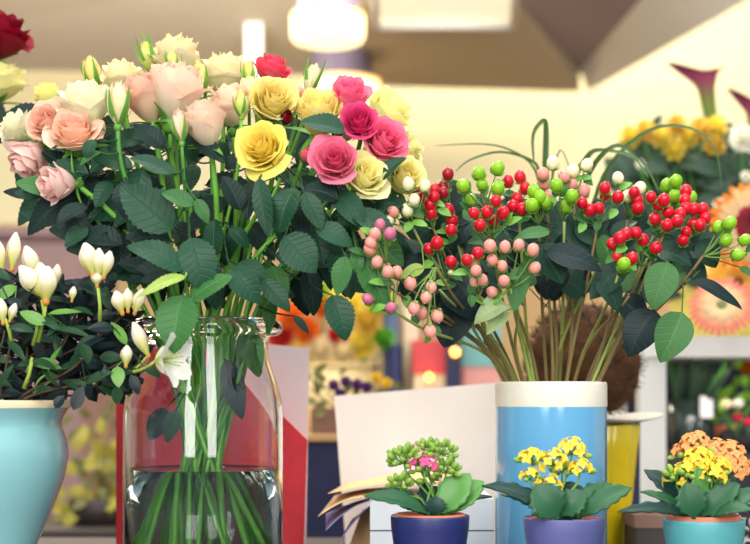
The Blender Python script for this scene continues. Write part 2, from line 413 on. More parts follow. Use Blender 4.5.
VX, VY = 203.5, 1.5                             # glass vase axis
VC = P(VX, 395, VY); VC.z = TZ
NECK = P(VX, 330, VY)
LOOK = {  # facing name -> axis (x right, y away, z up)
 'up': (0, -0.25, 1), 'cam': (0, -1, 0.35), 'camup': (0, -0.7, 0.8), 'left': (-0.7, -0.45, 0.55), 'leftdn': (-0.75, -0.6, -0.15),
 'right': (0.65, -0.5, 0.6), 'upl': (-0.3, -0.3, 1), 'upr': (0.3, -0.3, 1), 'ldown': (-0.5, -0.45, -0.7), 'camr': (0.35, -0.9, 0.4), 'caml': (-0.4, -0.9, 0.35)}
ROSES = [  # px, py, diameter, colour, facing, openness, depth, label
 (17, 128, 34, 'white', 'left', 0.8, 1.50, 'creamy white rose at the far left end of the bouquet, above a drooping peach rose'),
 (29, 158, 40, 'pale', 'ldown', 0.7, 1.47, 'drooping dusty peach rose with ragged petals hanging at the left edge of the bouquet'),
 (58, 184, 37, 'pale', 'leftdn', 0.45, 1.42, 'pale pink round rose hanging lowest on the left side of the bouquet'),
 (48, 124, 38, 'peach', 'caml', 0.8, 1.46, 'peach rose left of its ragged peach twin, right of the creamy white end rose'),
 (74, 132, 44, 'peach', 'camup', 1.0, 1.44, 'wide open peach rose with pointed petals, just above the hanging pale pink rose'),
 (50, 97, 27, 'greeny', 'left', 0.3, 1.52, 'small yellow green half-open rose on the upper left outline of the bouquet'),
 (86, 104, 50, 'white', 'up', 0.75, 1.46, 'large creamy white rose on the left shoulder of the bouquet, above the open peach rose'),
 (93, 74, 28, 'yellow', 'upl', 0.15, 1.54, 'golden yellow bud with loose dark sepals on the top left outline of the bouquet'),
 (121, 78, 38, 'cream', 'up', 0.7, 1.53, 'cream rose with orange tipped petals behind the peach edged front bud'),
 (119, 104, 34, 'cream', 'up', 0.18, 1.42, 'cream and peach bud with spread green sepals in front of a rosy pink rose'),
 (146, 99, 48, 'rosy', 'upl', 0.5, 1.45, 'rosy pink rose with yellow base, left of the largest blush rose'),
 (176, 91, 58, 'blush', 'upr', 0.55, 1.44, 'largest blush pink rose near the top centre of the bouquet'),
 (149, 58, 26, 'greeny', 'upl', 0.12, 1.53, 'slim yellow green bud with tall sepals sticking up at the top left of the dome'),
 (176, 57, 46, 'cream', 'up', 0.7, 1.53, 'cream peach rose forming the highest point of the bouquet'),
 (173, 62, 19, 'greeny', 'up', 0.05, 1.46, 'small closed green bud in front of the highest cream rose'),
 (201, 76, 24, 'greeny', 'upl', 0.08, 1.46, 'plump lime yellow bud right of the highest cream rose'),
 (224, 74, 44, 'cream', 'up', 0.75, 1.54, 'flat topped cream rose on the top outline right of the plump lime bud'),
 (205, 124, 46, 'blush', 'upl', 0.45, 1.41, 'tall pink and cream rose low in the middle, right of a stalked peach bud'),
 (180, 126, 26, 'peach', 'up', 0.12, 1.39, 'peach bud on a long green stalk in front of the tall pink and cream rose'),
 (231, 106, 42, 'blush', 'up', 0.6, 1.46, 'pale peach rose directly behind the bright green stalked bud'),
 (241, 104, 21, 'greeny', 'up', 0.05, 1.40, 'closed bright green bud standing on a straight stalk at the bouquet centre'),
 (249, 74, 21, 'greeny', 'up', 0.1, 1.50, 'thin green and cream bud on the top outline, left of the coral pink rose'),
 (272, 70, 32, 'coral', 'upr', 0.8, 1.54, 'coral pink rose alone on the top outline of the bouquet'),
 (252, 92, 30, 'cream', 'upl', 0.6, 1.48, 'small cream rose between the green stalked bud and the soft yellow rose'),
 (273, 102, 44, 'yellow', 'camr', 0.6, 1.45, 'soft yellow rose beneath the coral pink rose'),
 (312, 79, 25, 'cream', 'upr', 0.12, 1.50, 'peach tipped cream bud with a long upright sepal, above the rounded yellow rose'),
 (301, 103, 26, 'peach', 'camr', 0.6, 1.52, 'small peach rose half hidden between two yellow roses'),
 (318, 115, 46, 'yellow', 'camup', 0.45, 1.45, 'rounded clear yellow rose left of the topmost bright pink rose'),
 (262, 148, 44, 'open', 'caml', 1.0, 1.39, 'wide open bright yellow rose facing forward, lowest in the bouquet centre'),
 (349, 97, 37, 'pink', 'camup', 0.5, 1.46, 'topmost of the bright pink roses on the right of the bouquet'),
 (359, 122, 35, 'hot', 'cam', 0.7, 1.43, 'magenta pink rose between the topmost pink rose and the right hand pink rose'),
 (384, 142, 42, 'pink', 'camr', 0.7, 1.44, 'furthest right of the bright pink roses, next to pale yellow roses'),
 (335, 160, 40, 'pink', 'cam', 0.8, 1.40, 'lowest bright pink rose, left of the square yellow rose'),
 (364, 177, 42, 'lemon', 'camr', 0.8, 1.42, 'squarish lemon yellow rose below the pink roses'),
 (388, 112, 46, 'lemon', 'right', 0.7, 1.54, 'pale yellow rose behind the right hand pink rose on the bouquet outline'),
 (406, 150, 32, 'lemon', 'right', 0.7, 1.53, 'small pale yellow rose on the right outline, above the lowest pale yellow rose'),
 (404, 178, 40, 'lemon', 'camr', 0.6, 1.47, 'pale greenish yellow rose at the right end touching the cream berries'),
 (287, 118, 17, 'red', 'camr', 0.15, 1.44, 'tiny dark red bud tucked beside the soft yellow rose'),
 (306, 155, 17, 'coral', 'camr', 0.15, 1.41, 'tiny coral red bud among leaves left of the lowest pink rose'),
 (338, 131, 18, 'red', 'camr', 0.15, 1.45, 'tiny crimson bud under the rounded clear yellow rose'),
]
rose_info = []; low_info = []
G_R = 'roses in the glass vase'
for i, (px, py, dia, kind, look, op, Y, lab) in enumerate(ROSES):
    axis = Vector(LOOK[look]).normalized() + Vector((U(-.1, .1), U(-.1, .1), U(-.05, .05)))
    axis.normalize()
    R = M_(dia, Y) / 2 * (1.0 if op < 0.2 else 1.15)
    bud = op < 0.2
    H = R * (2.5 if bud else 2.0 - 0.45 * op)
    Rg = R * (0.86 if bud else 0.94)
    c = P(px, py, Y)
    base = c - axis * H * (0.5 if bud else 0.52)
    off = base - NECK
    foot = VC + Vector((max(-.060, min(.060, -off.x * 0.30 + U(-.034, .034))), max(-.038, min(.038, -off.y * 0.5 + U(-.03, .03))), 0.008))
    nk = NECK + Vector((max(-.048, min(.048, off.x * 0.26 + U(-.016, .016))), max(-.034, min(.034, off.y * 0.4 + U(-.02, .02))), 0))
    root = thing('rose', lab, 'rose', foot, G_R)
    mb = MB(); rose_bloom(mb, base, axis, Rg, H, kind, op, 9 if bud else 21); mb.build('bloom', 'petal', root)
    mb = MB(); rose_calyx(mb, base, axis, Rg, H, op, 1.35 if i in (25, 12) else 1.0); mb.build('calyx', 'sepal', root)
    dn = (foot - nk).normalized()
    p1 = base - axis * 0.035 + Vector((0, 0, -0.03))
    up = bez(base, p1, nk - dn * 0.09 + Vector((off.x * .12, 0, 0.02)), nk, 14)
    low = [nk.lerp(foot, t / 8) + Vector((0.004 * math.sin(t), 0, 0)) * (1 if 0 < t < 8 else 0) for t in range(1, 9)]
    mb = MB(); sr = 0.0017 if dia < 30 else U(0.0021, 0.0029)
    mb.tube(up + low, sr, sr * 1.15, 7)
    mb.build('stem', 'rose_stem' if i % 3 else 'rose_stem_dark', root)
    rose_info.append((root, up)); low_info.append((root, low))

def nearest_stem(info, p):
    best = None
    for root, pts in info:
        for q in pts:
            d = (q - p).length
            if q.z < p.z - 0.03: d *= 0.9
            if best is None or d < best[0]: best = (d, root, q)
    return best[1], best[2]

def rose_leaf(b, t, w, Y, dY=0.0, mtl='rose_leaf', nrm=None, droop=None):
    pb, pt = P(b[0], b[1], Y), P(t[0], t[1], Y + dY)
    root, q = nearest_stem(rose_info, pb)
    mb = MB()
    n = nrm or Vector((U(-.4, .4), -1, U(0.2, 0.9)))
    leaf(mb, pb, pt, M_(w, Y), n, droop if droop is not None else U(0.1, 0.6), U(0.1, 0.35), 0.10, 0.015, 0.78, 22)
    petiole(mb, pb, q, 0.0008, 0.004)
    mb.build('leaf', mtl, root)

EXP = [((172, 230), (120, 186), 46, 1.37, 0.0, 'rose_leaf'), ((184, 270), (126, 246), 30, 1.36, 0, 'rose_leaf'), ((190, 238), (206, 292), 42, 1.37, 0, 'rose_leaf'),
 ((183, 295), (174, 354), 46, 1.365, -.01, 'rose_leaf_bright'), ((190, 300), (233, 276), 34, 1.365, 0, 'rose_leaf_bright'), ((194, 205), (161, 193), 19, 1.36, 0, 'rose_leaf_bright'),
 ((196, 199), (208, 224), 15, 1.36, 0, 'rose_leaf_bright'), ((173, 174), (129, 158), 20, 1.37, 0, 'rose_leaf'), ((186, 276), (137, 298), 13, 1.355, -.02, 'lime_leaf'),
 ((296, 188), (280, 233), 34, 1.385, 0, 'rose_leaf'), ((304, 192), (322, 230), 22, 1.38, 0, 'rose_leaf'), ((316, 226), (353, 247), 25, 1.385, 0, 'rose_leaf'),
 ((284, 236), (316, 273), 40, 1.38, 0, 'rose_leaf'), ((346, 256), (337, 296), 22, 1.385, 0, 'rose_leaf_bright'), ((356, 248), (358, 276), 15, 1.385, 0, 'rose_leaf_bright'),
 ((361, 258), (386, 312), 32, 1.39, 0, 'rose_leaf_bright'), ((332, 295), (346, 341), 32, 1.385, 0, 'rose_leaf'), ((230, 268), (260, 304), 32, 1.38, 0, 'rose_leaf'),
 ((259, 178), (269, 238), 21, 1.375, 0, 'rose_leaf'), ((294, 316), (309, 334), 9, 1.38, 0, 'rose_leaf_dark'), ((352, 214), (396, 236), 30, 1.40, 0, 'rose_leaf'),
 ((48, 112), (-6, 124), 30, 1.62, 0, 'rose_leaf_dark'), ((40, 196), (3, 192), 14, 1.50, 0, 'rose_leaf_dark'), ((78, 196), (28, 236), 34, 1.45, 0, 'rose_leaf_dark'),
 ((96, 140), (86, 160), 18, 1.40, 0, 'rose_leaf'), ((100, 152), (80, 166), 14, 1.40, 0, 'rose_leaf_bright'), ((60, 208), (90, 232), 26, 1.44, 0, 'rose_leaf_dark'),
 ((345, 132), (300, 122), 30, 1.41, 0, 'rose_leaf'), ((262, 280), (290, 312), 22, 1.40, 0, 'rose_leaf'), ((240, 210), (222, 176), 26, 1.39, 0, 'rose_leaf_dark'),
 ((338, 200), (300, 190), 28, 1.40, 0, 'rose_leaf_dark'), ((330, 190), (318, 168), 18, 1.41, 0, 'rose_leaf'), ((275, 300), (268, 336), 16, 1.46, 0, 'rose_leaf_bright')]
for e in EXP: rose_leaf(*e)
for (b, t, w, Y, m) in (((166, 408), (150, 441), 22, 1.458, 'rose_leaf_dark'), ((176, 410), (167, 443), 18, 1.452, 'rose_leaf'), ((246, 326), (258, 378), 26, 1.47, 'rose_leaf_bright'), ((226, 360), (242, 420), 24, 1.475, 'rose_leaf_dark')):
    pb = P(b[0], b[1], Y); root, q = nearest_stem(low_info, pb)
    mb = MB(); leaf(mb, pb, P(t[0], t[1], Y), M_(w, Y), (.1, -1, .1), .2, .1, .05, .01, .8, 20); petiole(mb, pb, q, .0008, 0); mb.build('leaf', m, root)
def in_poly(x, y, poly):
    r = False; n = len(poly)
    for i in range(n):
        x1, y1 = poly[i]; x2, y2 = poly[(i + 1) % n]
        if (y1 > y) != (y2 > y) and x < (x2 - x1) * (y - y1) / (y2 - y1) + x1: r = not r
    return r
def fill(poly, n):
    xs = [p[0] for p in poly]; ys = [p[1] for p in poly]; out = []
    tries = 0
    while len(out) < n and tries < 20000:
        tries += 1
        x, y = U(min(xs), max(xs)), U(min(ys), max(ys))
        if in_poly(x, y, poly) and all((x - a) ** 2 + (y - b) ** 2 > 110 for a, b in out[-60:]): out.append((x, y))
    return out
POLY_L = [(70, 185), (150, 190), (165, 300), (128, 300), (112, 262), (62, 236)]
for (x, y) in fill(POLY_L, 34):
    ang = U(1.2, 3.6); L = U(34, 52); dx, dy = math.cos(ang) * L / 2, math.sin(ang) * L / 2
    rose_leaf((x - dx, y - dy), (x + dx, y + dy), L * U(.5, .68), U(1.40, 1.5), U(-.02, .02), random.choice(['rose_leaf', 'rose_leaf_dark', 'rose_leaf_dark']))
POLY_R = [(28, 150), (80, 122), (200, 140), (300, 125), (395, 170), (398, 235), (378, 278), (335, 300), (285, 292), (200, 300), (150, 300), (120, 262), (60, 232), (24, 206)]
for k, (x, y) in enumerate(fill(POLY_R, 190)):
    Y = U(1.41, 1.62)
    ang = math.atan2(y - 150, (x - 205) * 0.8) + U(-.9, .9)
    L = U(26, 54)
    dx, dy = math.cos(ang) * L / 2, math.sin(ang) * L / 2
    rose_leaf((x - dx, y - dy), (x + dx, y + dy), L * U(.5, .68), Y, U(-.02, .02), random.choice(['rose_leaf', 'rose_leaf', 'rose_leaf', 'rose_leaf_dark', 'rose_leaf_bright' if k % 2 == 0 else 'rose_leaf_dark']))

# ------------------------------------------------------------------ glass vase
vase = thing('glass_vase', 'clear glass jar vase with flared lip, half full of water, holding the rose bouquet', 'vase', VC)
def zpx(y, Y): return CZ + (HY - y) / F * Y - TZ
H_ = lambda y: zpx(y, VY)
outer = [(0.0, 0.0), (0.070, 0.0), (0.077, 0.003), (0.0795, 0.012), (0.0797, H_(470)), (0.0795, H_(415)), (0.0775, H_(398)), (0.073, H_(382)), (0.0675, H_(366)), (0.0645, H_(352)), (0.0640, H_(341)), (0.066, H_(336.5)), (0.0745, H_(335)), (0.0785, H_(332)), (0.080, H_(328)), (0.0785, H_(324)), (0.0755, H_(321)), (0.072, H_(319.5)), (0.068, H_(319.5))]
inner = [(0.0655, H_(321)), (0.0635, H_(328)), (0.0615, H_(338)), (0.0612, H_(352)), (0.0643, H_(366)), (0.0698, H_(382)), (0.0744, H_(398)), (0.0764, H_(415)), (0.0766, H_(470)), (0.0766, 0.014), (0.072, 0.009), (0.0, 0.008)]
mb = MB(); mb.lathe(outer + inner, VC, 64); mb.build('vessel', 'glass', vase)
wl = H_(468)
mb = MB(); mb.lathe([(0.0, 0.0085), (0.0718, 0.0093), (0.0764, 0.0143), (0.0764, wl), (0.0750, wl - 0.0008), (0.0, wl - 0.0008)], VC, 64); mb.build('water', 'water', vase)

# ------------------------------------------------------------------ hypericum
BC = P(551, 395, 1.6); BC.z = TZ
hb = lambda y: zpx(y, 1.6)
bv = thing('ceramic_vase', 'tall sky blue cylinder vase with unglazed cream rim, full of berry stems', 'vase', BC)
rB = M_(55.5, 1.6)
mb = MB(); mb.lathe([(0, 0), (rB * .95, 0), (rB, 0.004), (rB, hb(406.5))], BC, 56); mb.build('glazed_body', 'sky_glaze', bv)
mb = MB(); mb.lathe([(rB, hb(406.5)), (rB * 1.004, hb(405.5)), (rB * 1.004, hb(385)), (rB * .985, hb(382.2)), (rB * .955, hb(381.8)), (rB * .93, hb(384)), (rB * .93, 0.03), (0, 0.03)], BC, 56); mb.build('rim', 'bisque', bv)
BRIM = P(551, 382, 1.6)
HYP = [
 (1.50, 'c', [(408, 184), (425, 186), (414, 200), (407, 210), (388, 220), (393, 212, 'p')], 'hypericum stem with cream white berries beside the pale yellow roses'),
 (1.53, 'r', [(419, 195), (417, 218), (434, 190), (434, 197), (430, 205), (431, 213)], 'hypericum stem with red berries just right of the cream white berries'),
 (1.50, 'm', [(375, 234, 'p'), (371, 243, 'p'), (370, 249, 'p'), (380, 225), (390, 234)], 'hypericum stem with dusky mauve pink berries at the far left of the berry bunch'),
 (1.49, 'p', [(377, 262), (388, 272), (397, 272), (391, 308, 'm'), (368, 299, 'm')], 'hypericum stem with pink berries and two mauve ones below, left of the hanging pink berries'),
 (1.47, 'p', [(410, 283), (431, 287), (426, 297), (414, 308), (422, 313), (437, 316), (430, 331)], 'hypericum stem with pink berries hanging lowest on the left of the bunch'),
 (1.52, 'r', [(437, 243), (429, 249), (451, 262), (451, 272, 'c')], 'hypericum stem with three red berries above the hanging pink berries'),
 (1.56, 'd', [(448, 174), (444, 187), (443, 193), (448, 210, 'r'), (452, 221, 'r'), (451, 230, 'r')], 'hypericum stem with a column of dark red berries left of the leftmost green berries'),
 (1.55, 'g', [(463, 186), (479, 173), (498, 168), (482, 184), (498, 188), (471, 200)], 'hypericum stem with the leftmost bunch of bright green berries'),
 (1.53, 'r', [(474, 213), (487, 212), (496, 201), (503, 213), (494, 221), (480, 225)], 'hypericum stem with red berries directly under the leftmost green berries'),
 (1.57, 'r', [(508, 181), (520, 177), (525, 188), (517, 199), (522, 209), (513, 206)], 'hypericum stem with red berries between the leftmost and middle green berries'),
 (1.55, 'g', [(534, 191), (532, 205), (545, 202), (540, 197)], 'hypericum stem with green berries at the middle, under the salmon pink top berries'),
 (1.60, 'p', [(543, 174), (543, 183), (553, 163, 'c'), (549, 196)], 'hypericum stem with salmon pink berries standing at the top beside the grass tuft'),
 (1.50, 'p', [(490, 246), (505, 247), (519, 245), (533, 250), (502, 266), (492, 260), (535, 268), (504, 281), (492, 292)], 'hypericum stem with many pale pink berries at the centre left, below red berries'),
 (1.48, 'p', [(473, 262), (476, 271), (482, 280), (475, 282), (467, 260, 'r'), (478, 253, 'r')], 'hypericum stem with four pink and two red berries left of the pale pink centre berries'),
 (1.62, 'p', [(564, 177), (572, 184), (584, 191), (573, 171, 'c'), (587, 165, 'c')], 'hypericum stem with pink and cream berries at the top, right of the grass tuft'),
 (1.56, 'g', [(557, 185), (572, 196), (566, 206)], 'hypericum stem with three green berries below the pink and cream top berries'),
 (1.58, 'r', [(582, 203), (599, 208), (590, 210), (605, 188), (605, 195), (618, 197)], 'hypericum stem with red berries right of the three green berries'),
 (1.62, 'r', [(618, 178, 'c'), (628, 196, 'c'), (640, 188, 'c'), (637, 200), (638, 208), (634, 192)], 'hypericum stem with mixed cream and red berries at the upper right of the bunch'),
 (1.54, 'r', [(612, 244), (620, 238), (626, 234), (617, 257), (632, 258), (624, 264, 'g')], 'hypericum stem with lowest red berries on the right and one green berry'),
 (1.57, 'r', [(636, 233), (643, 240), (656, 248)], 'hypericum stem with three red berries right of the lowest red berries'),
 (1.56, 'r', [(651, 197), (658, 205), (664, 200), (655, 219), (668, 212), (667, 225), (677, 221), (680, 214)], 'hypericum stem with a dense red bunch below the upper right green berries'),
 (1.58, 'r', [(686, 191), (685, 200), (686, 208), (694, 209), (703, 209), (693, 224), (700, 225), (705, 218), (686, 232), (683, 240)], 'hypericum stem with the largest red bunch at the right, next to the rightmost green berries'),
 (1.62, 'g', [(667, 185), (676, 181), (675, 196), (690, 198)], 'hypericum stem with green berries topping the red bunches at the upper right'),
 (1.56, 'g', [(718, 227), (730, 223), (726, 240), (745, 240), (738, 255)], 'hypericum stem with the rightmost green berries, in front of the red and cream gerbera'),
]
# one berry and its calyx, shared by every stem
bm_ = MB(); bm_.ball((0, 0, 0.0062), 0.0060, 1.16, 14, 10)
bm_.ball((0, 0, 0.0131), 0.0009, 1.2, 6, 4)
BERRY = {k: None for k in 'rdgpcm'}
for k in BERRY:
    o = bm_.build('berry', 'berry_' + k); BERRY[k] = o.data; bpy.data.objects.remove(o)
cm = MB()
for k in range(5):
    th = 2 * PI * k / 5
    def fn(u, v, th=th):
        uu = u * 2 - 1; w = 0.0026 * math.sin(PI * (0.12 + 0.88 * v)) ** 0.8
        r = 0.0012 + 0.0062 * math.sin(min(PI / 2, v * 1.4)); z = -0.0006 + 0.0045 * v * v
        return (r * math.cos(th) - uu * w * math.sin(th), r * math.sin(th) + uu * w * math.cos(th), z)
    cm.grid(fn, 2, 5)
o = cm.build('calyx', 'calyx'); CALYX = o.data; bpy.data.objects.remove(o)
hyp_info = []
for i, (Y, k0, bs, lab) in enumerate(HYP):
    cx = sum(b[0] for b in bs) / len(bs); cy = sum(b[1] for b in bs) / len(bs)
    Y = 1.37 if i in (2, 3) else Y - 0.055
    anchor = P(cx, cy, Y)
    out = (anchor - BRIM); out.normalize()
    hang = i in (4,)
    anch = P(cx + (551 - cx) * 0.05, cy + 26, Y + 0.02) if not hang else P(436, 268, Y + 0.01)
    if i == 23: anch = P(703, 256, Y + 0.01)
    rim = BRIM + Vector((max(-.047, min(.047, (cx - 551) / 1000 * 0.42 + U(-.012, .012))), max(-.04, min(.04, U(-.035, .035))), 0))
    foot = BC + Vector((-(rim.x - BC.x) * 0.7, U(-.02, .02), 0.034))
    root = thing('hypericum_stem', lab, 'berries', foot, 'hypericum in the sky blue vase')
    d1 = (rim - foot).normalized()
    up = bez(anch, anch.lerp(rim, 0.35) + Vector((0, 0, -0.012)), rim + d1 * 0.06, rim, 12)
    path = up + [rim.lerp(foot, t / 5) for t in range(1, 6)]
    mb = MB(); mb.tube(path, 0.0014, 0.0023, 6)
    for b in bs:
        k = b[2] if len(b) > 2 else k0
        dY = U(-.014, .014)
        pb = P(b[0], b[1], Y + dY)
        ax = (pb - anch); ax.z += 0.01; ax.normalize(); ax = (ax + Vector((U(-.25, .25), -0.35, U(-.1, .25)))).normalized()
        if hang: ax = Vector((U(-.3, .3), -0.3, -1)).normalized()
        o = bpy.data.objects.new('berry', BERRY[k]); COL.objects.link(o); o.parent = root
        s = U(0.94, 1.1) * (1.05 if k == 'g' else 1.0) * Y / 1.52
        if i == 5 and k == 'c': s = 0.55
        Bm = basis(ax, (U(-1, 1), U(-1, 1), 0.2))
        o.matrix_local = Matrix.Translation(pb - ax * 0.0062 * s - foot) @ Bm.to_4x4() @ Matrix.Diagonal((s, s, s, 1))
        c = bpy.data.objects.new('calyx', CALYX); COL.objects.link(c); c.parent = o
        bb = pb - ax * 0.0064 * s
        mid = bb - ax * 0.010 + (anch - bb) * 0.25
        mb.tube([anch * (1 - t) ** 2 + mid * 2 * t * (1 - t) + bb * t * t for t in (0, .3, .6, .85, 1)], 0.0009, 0.0006, 5, 1)
    mb.build('stem', ['hyp_stem' if i % 3 else 'hyp_stem_green', 'hyp_twig'], root)
    hyp_info.append((root, up))
    if i % 2 == 0:                               # a side shoot rising beside the main stem
        r2 = BRIM + Vector((max(-.049, min(.049, (rim.x - BRIM.x) * .9 + U(-.014, .014))), U(-.035, .035), 0)); f2 = BC + Vector((-(r2.x - BC.x) * .7, U(-.02, .02), .034)); e2 = anch + Vector((U(-.02, .02), .012, -.02))
        mb = MB(); mb.tube(bez(e2, e2.lerp(r2, .35), r2 + (r2 - f2).normalized() * .06, r2, 12) + [r2.lerp(f2, t / 5) for t in range(1, 6)], .0013, .0022, 6); mb.build('side_stem', 'hyp_stem' if i % 4 else 'hyp_stem_green', root)
    for q in range(5):                           # small leaves right under the berries
        b = random.choice(bs); a = U(0, 2 * PI)
        mb = MB(); pb = P(b[0] + U(-6, 6), b[1] + 12, Y + 0.015); pt = pb + Vector((math.cos(a) * .017, U(-.012, .0), math.sin(a) * .013))
        leaf(mb, pb, pt, 0.009, (U(-.3, .3), -1, .6), 0.3, 0.2, 0, 0.01, 0.8, 8); petiole(mb, pb, anch, 0.0006, 0.0)
        mb.build('leaf', 'calyx' if q % 2 else 'hyp_leaf_bright', root)
    # the pair of leaves on the visible stem
def hyp_leaf(b, t, w, Y, mtl='hyp_leaf', dY=0.0, droop=None, fold=None, wav=0.012):
    pb, pt = P(b[0], b[1], Y), P(t[0], t[1], Y + dY)
    root, q = nearest_stem(hyp_info, pb)
    mb = MB()
    leaf(mb, pb, pt, M_(w, Y), (U(-.4, .4), -1, U(0.2, 0.9)), U(0.1, 0.6) if droop is None else droop, U(0.05, 0.3) if fold is None else fold, 0, wav, 0.72, 14)
    petiole(mb, pb, q, 0.0007, 0.002)
    mb.build('leaf', mtl, root)
HEX = [((682, 312), (660, 363), 38, 1.48, 'hyp_leaf_bright'), ((655, 310), (628, 357), 40, 1.51, 'hyp_leaf_dark'), ((692, 280), (742, 310), 16, 1.50, 'hyp_leaf_dark'),
 ((668, 262), (652, 310), 34, 1.49, 'hyp_leaf_bright'), ((640, 236), (694, 262), 36, 1.60, 'hyp_leaf'), ((442, 258), (402, 302), 46, 1.50, 'hyp_leaf_dark'),
 ((450, 272), (482, 322), 52, 1.49, 'hyp_leaf_dark'), ((458, 300), (444, 348), 42, 1.50, 'hyp_leaf_dark'), ((520, 266), (514, 312), 23, 1.47, 'hyp_leaf_bright'),
 ((424, 267), (399, 280), 15, 1.46, 'lime_leaf'), ((575, 224), (612, 246), 28, 1.56, 'hyp_leaf'), ((553, 228), (590, 262), 36, 1.56, 'hyp_leaf'),
 ((546, 252), (602, 272), 34, 1.49, 'hyp_leaf_dark'), ((550, 232), (513, 240), 15, 1.48, 'hyp_leaf_bright'), ((538, 246), (562, 284), 40, 1.50, 'hyp_leaf'),
 ((598, 280), (618, 312), 30, 1.52, 'hyp_leaf'), ((470, 222), (438, 250), 32, 1.53, 'hyp_leaf_dark'), ((470, 190), (440, 215), 26, 1.56, 'hyp_leaf_dark'),
 ((625, 265), (590, 300), 30, 1.52, 'hyp_leaf'), ((700, 240), (716, 268), 26, 1.54, 'hyp_leaf'), ((620, 300), (648, 322), 32, 1.53, 'hyp_leaf_dark'),
 ((480, 235), (512, 250), 26, 1.53, 'hyp_leaf'), ((560, 262), (545, 300), 34, 1.54, 'hyp_leaf_dark')]
for e in HEX: hyp_leaf(*e)
hyp_leaf((508, 306), (474, 326), 24, 1.47, 'dry_leaf', -.01, 0.9, 0.6, 0.05); hyp_leaf((506, 310), (486, 336), 18, 1.475, 'dry_leaf', -.01, 0.9, 0.6, 0.05)
POLY_H = [(388, 238), (420, 210), (450, 190), (520, 205), (600, 205), (660, 215), (712, 235), (716, 265), (690, 285), (640, 300), (610, 295), (560, 285), (500, 285), (455, 305), (420, 300), (398, 280)]
for k, (x, y) in enumerate(fill(POLY_H, 96)):
    Y = U(1.54, 1.70)
    ang = math.atan2(y - 330, (x - 551)) + U(-1.3, 1.3)
    L = U(30, 50); dx, dy = math.cos(ang) * L / 2, math.sin(ang) * L / 2
    hyp_leaf((x - dx, y - dy), (x + dx, y + dy), L * U(.5, .7), Y, random.choice(['hyp_leaf', 'hyp_leaf_dark', 'hyp_leaf', 'hyp_leaf_bright' if k % 2 == 0 else 'hyp_leaf']), U(-.02, .02))

# ------------------------------------------------------------------ azalea
AC = P(-22, 395, 1.45); AC.z = TZ
ha = lambda y: zpx(y, 1.45)
ra = lambda x: M_(x + 22, 1.45)
az = thing('potted_azalea', 'white budding azalea in a pale turquoise glazed pot at the left', 'potted plant', AC)
mb = MB(); mb.lathe([(0, 0), (ra(22), 0), (ra(26), 0.004), (ra(36), ha(545)), (ra(52), ha(508)), (ra(63), ha(480)), (ra(67.5), ha(455)), (ra(66), ha(440)), (ra(61.5), ha(428)), (ra(60.5), ha(424)), (ra(63), ha(416)), (ra(68), ha(407.5))], AC, 56); mb.build('pot', 'turquoise', az)
mb = MB(); mb.lathe([(ra(68), ha(407.5)), (ra(68.5), ha(405)), (ra(67), ha(400.5)), (ra(64), ha(400)), (ra(58), ha(404)), (ra(54), ha(415)), (ra(50), ha(425))], AC, 56); mb.build('rim', 'clay_rim', az)
mb = MB(); mb.cap(AC + Vector((0, 0, ha(410))), ra(56)); mb.build('soil', 'soil', az, False)
AZ_T = [(14, 310), (46, 300), (98, 300), (120, 318), (132, 352), (128, 372), (70, 330), (5, 330), (30, 350), (88, 350), (60, 370), (105, 385), (-30, 300), (-20, 350), (28, 284), (142, 360)]
az_tw = []
mb = MB(); mb2 = MB()
for k, (x, y) in enumerate(AZ_T):
    Y = 1.45 + U(-.05, .05)
    a = AC + Vector((U(-.03, .05), U(-.03, .03), ha(412))); b = P(x, y, Y)
    pts = bez(a, a + Vector((0.01, 0, .03)), b + Vector((0, 0, -0.02)) + (a - b) * 0.2, b, 9)
    mb = MB(); mb.tube(pts, 0.0018, 0.0009, 5); az_tw.append((None, pts)); mb.build('branch', 'azalea_twig', az)
for (x0, y0, x1, y1) in ((38, 342, 48, 292), (12, 345, 5, 318), (27, 372, 32, 358), (33, 345, 38, 320), (24, 388, 32, 362), (100, 322, 98, 288), (44, 322, 42, 300)):
    mb2 = MB(); mb2.tube([P(x0, y0, 1.40), P((x0 + x1) / 2 + 1, (y0 + y1) / 2, 1.395), P(x1, y1, 1.39)], 0.0022, 0.0016, 6); mb2.build('shoot', 'azalea_shoot', az)
def az_leaf(mb, x, y, Y, L, ang, w, nz=None):
    dx, dy = math.cos(ang) * L / 2, -math.sin(ang) * L / 2
    pb = P(x - dx, y - dy, Y); pt = P(x + dx, y + dy, Y + U(-.012, .006))
    leaf(mb, pb, pt, M_(w, Y), nz or (U(-.5, .5), -0.8, U(.3, 1.2)), U(.1, .5), U(.05, .25), 0, 0.0, 0.85, 8)
    return pb
AZ_E = [(33, 318, 30, 2.7, 13, 'azalea_leaf_bright'), (65, 313, 34, 0.05, 11, 'azalea_leaf_bright'), (22, 330, 26, -0.2, 11, 'azalea_leaf'), (72, 333, 40, -0.25, 11, 'azalea_leaf'),
 (85, 354, 22, -1.3, 14, 'azalea_leaf'), (78, 398, 26, 1.2, 14, 'azalea_leaf_dark'), (60, 402, 16, 0.9, 12, 'azalea_leaf_dark'), (100, 378, 30, .4, 11, 'azalea_leaf'),
 (118, 377, 22, -1.5, 14, 'azalea_leaf_bright'), (117, 395, 20, -1.6, 12, 'azalea_leaf'), (45, 365, 26, -0.4, 12, 'azalea_leaf'), (108, 378, 22, 2.5, 11, 'azalea_leaf_dark'),
 (40, 384, 22, 1.0, 9, 'azalea_leaf_bright'), (55, 330, 20, 0.7, 10, 'azalea_leaf'), (135, 385, 22, -1.2, 11, 'azalea_leaf_dark'), (152, 372, 22, -0.6, 10, 'azalea_leaf')]
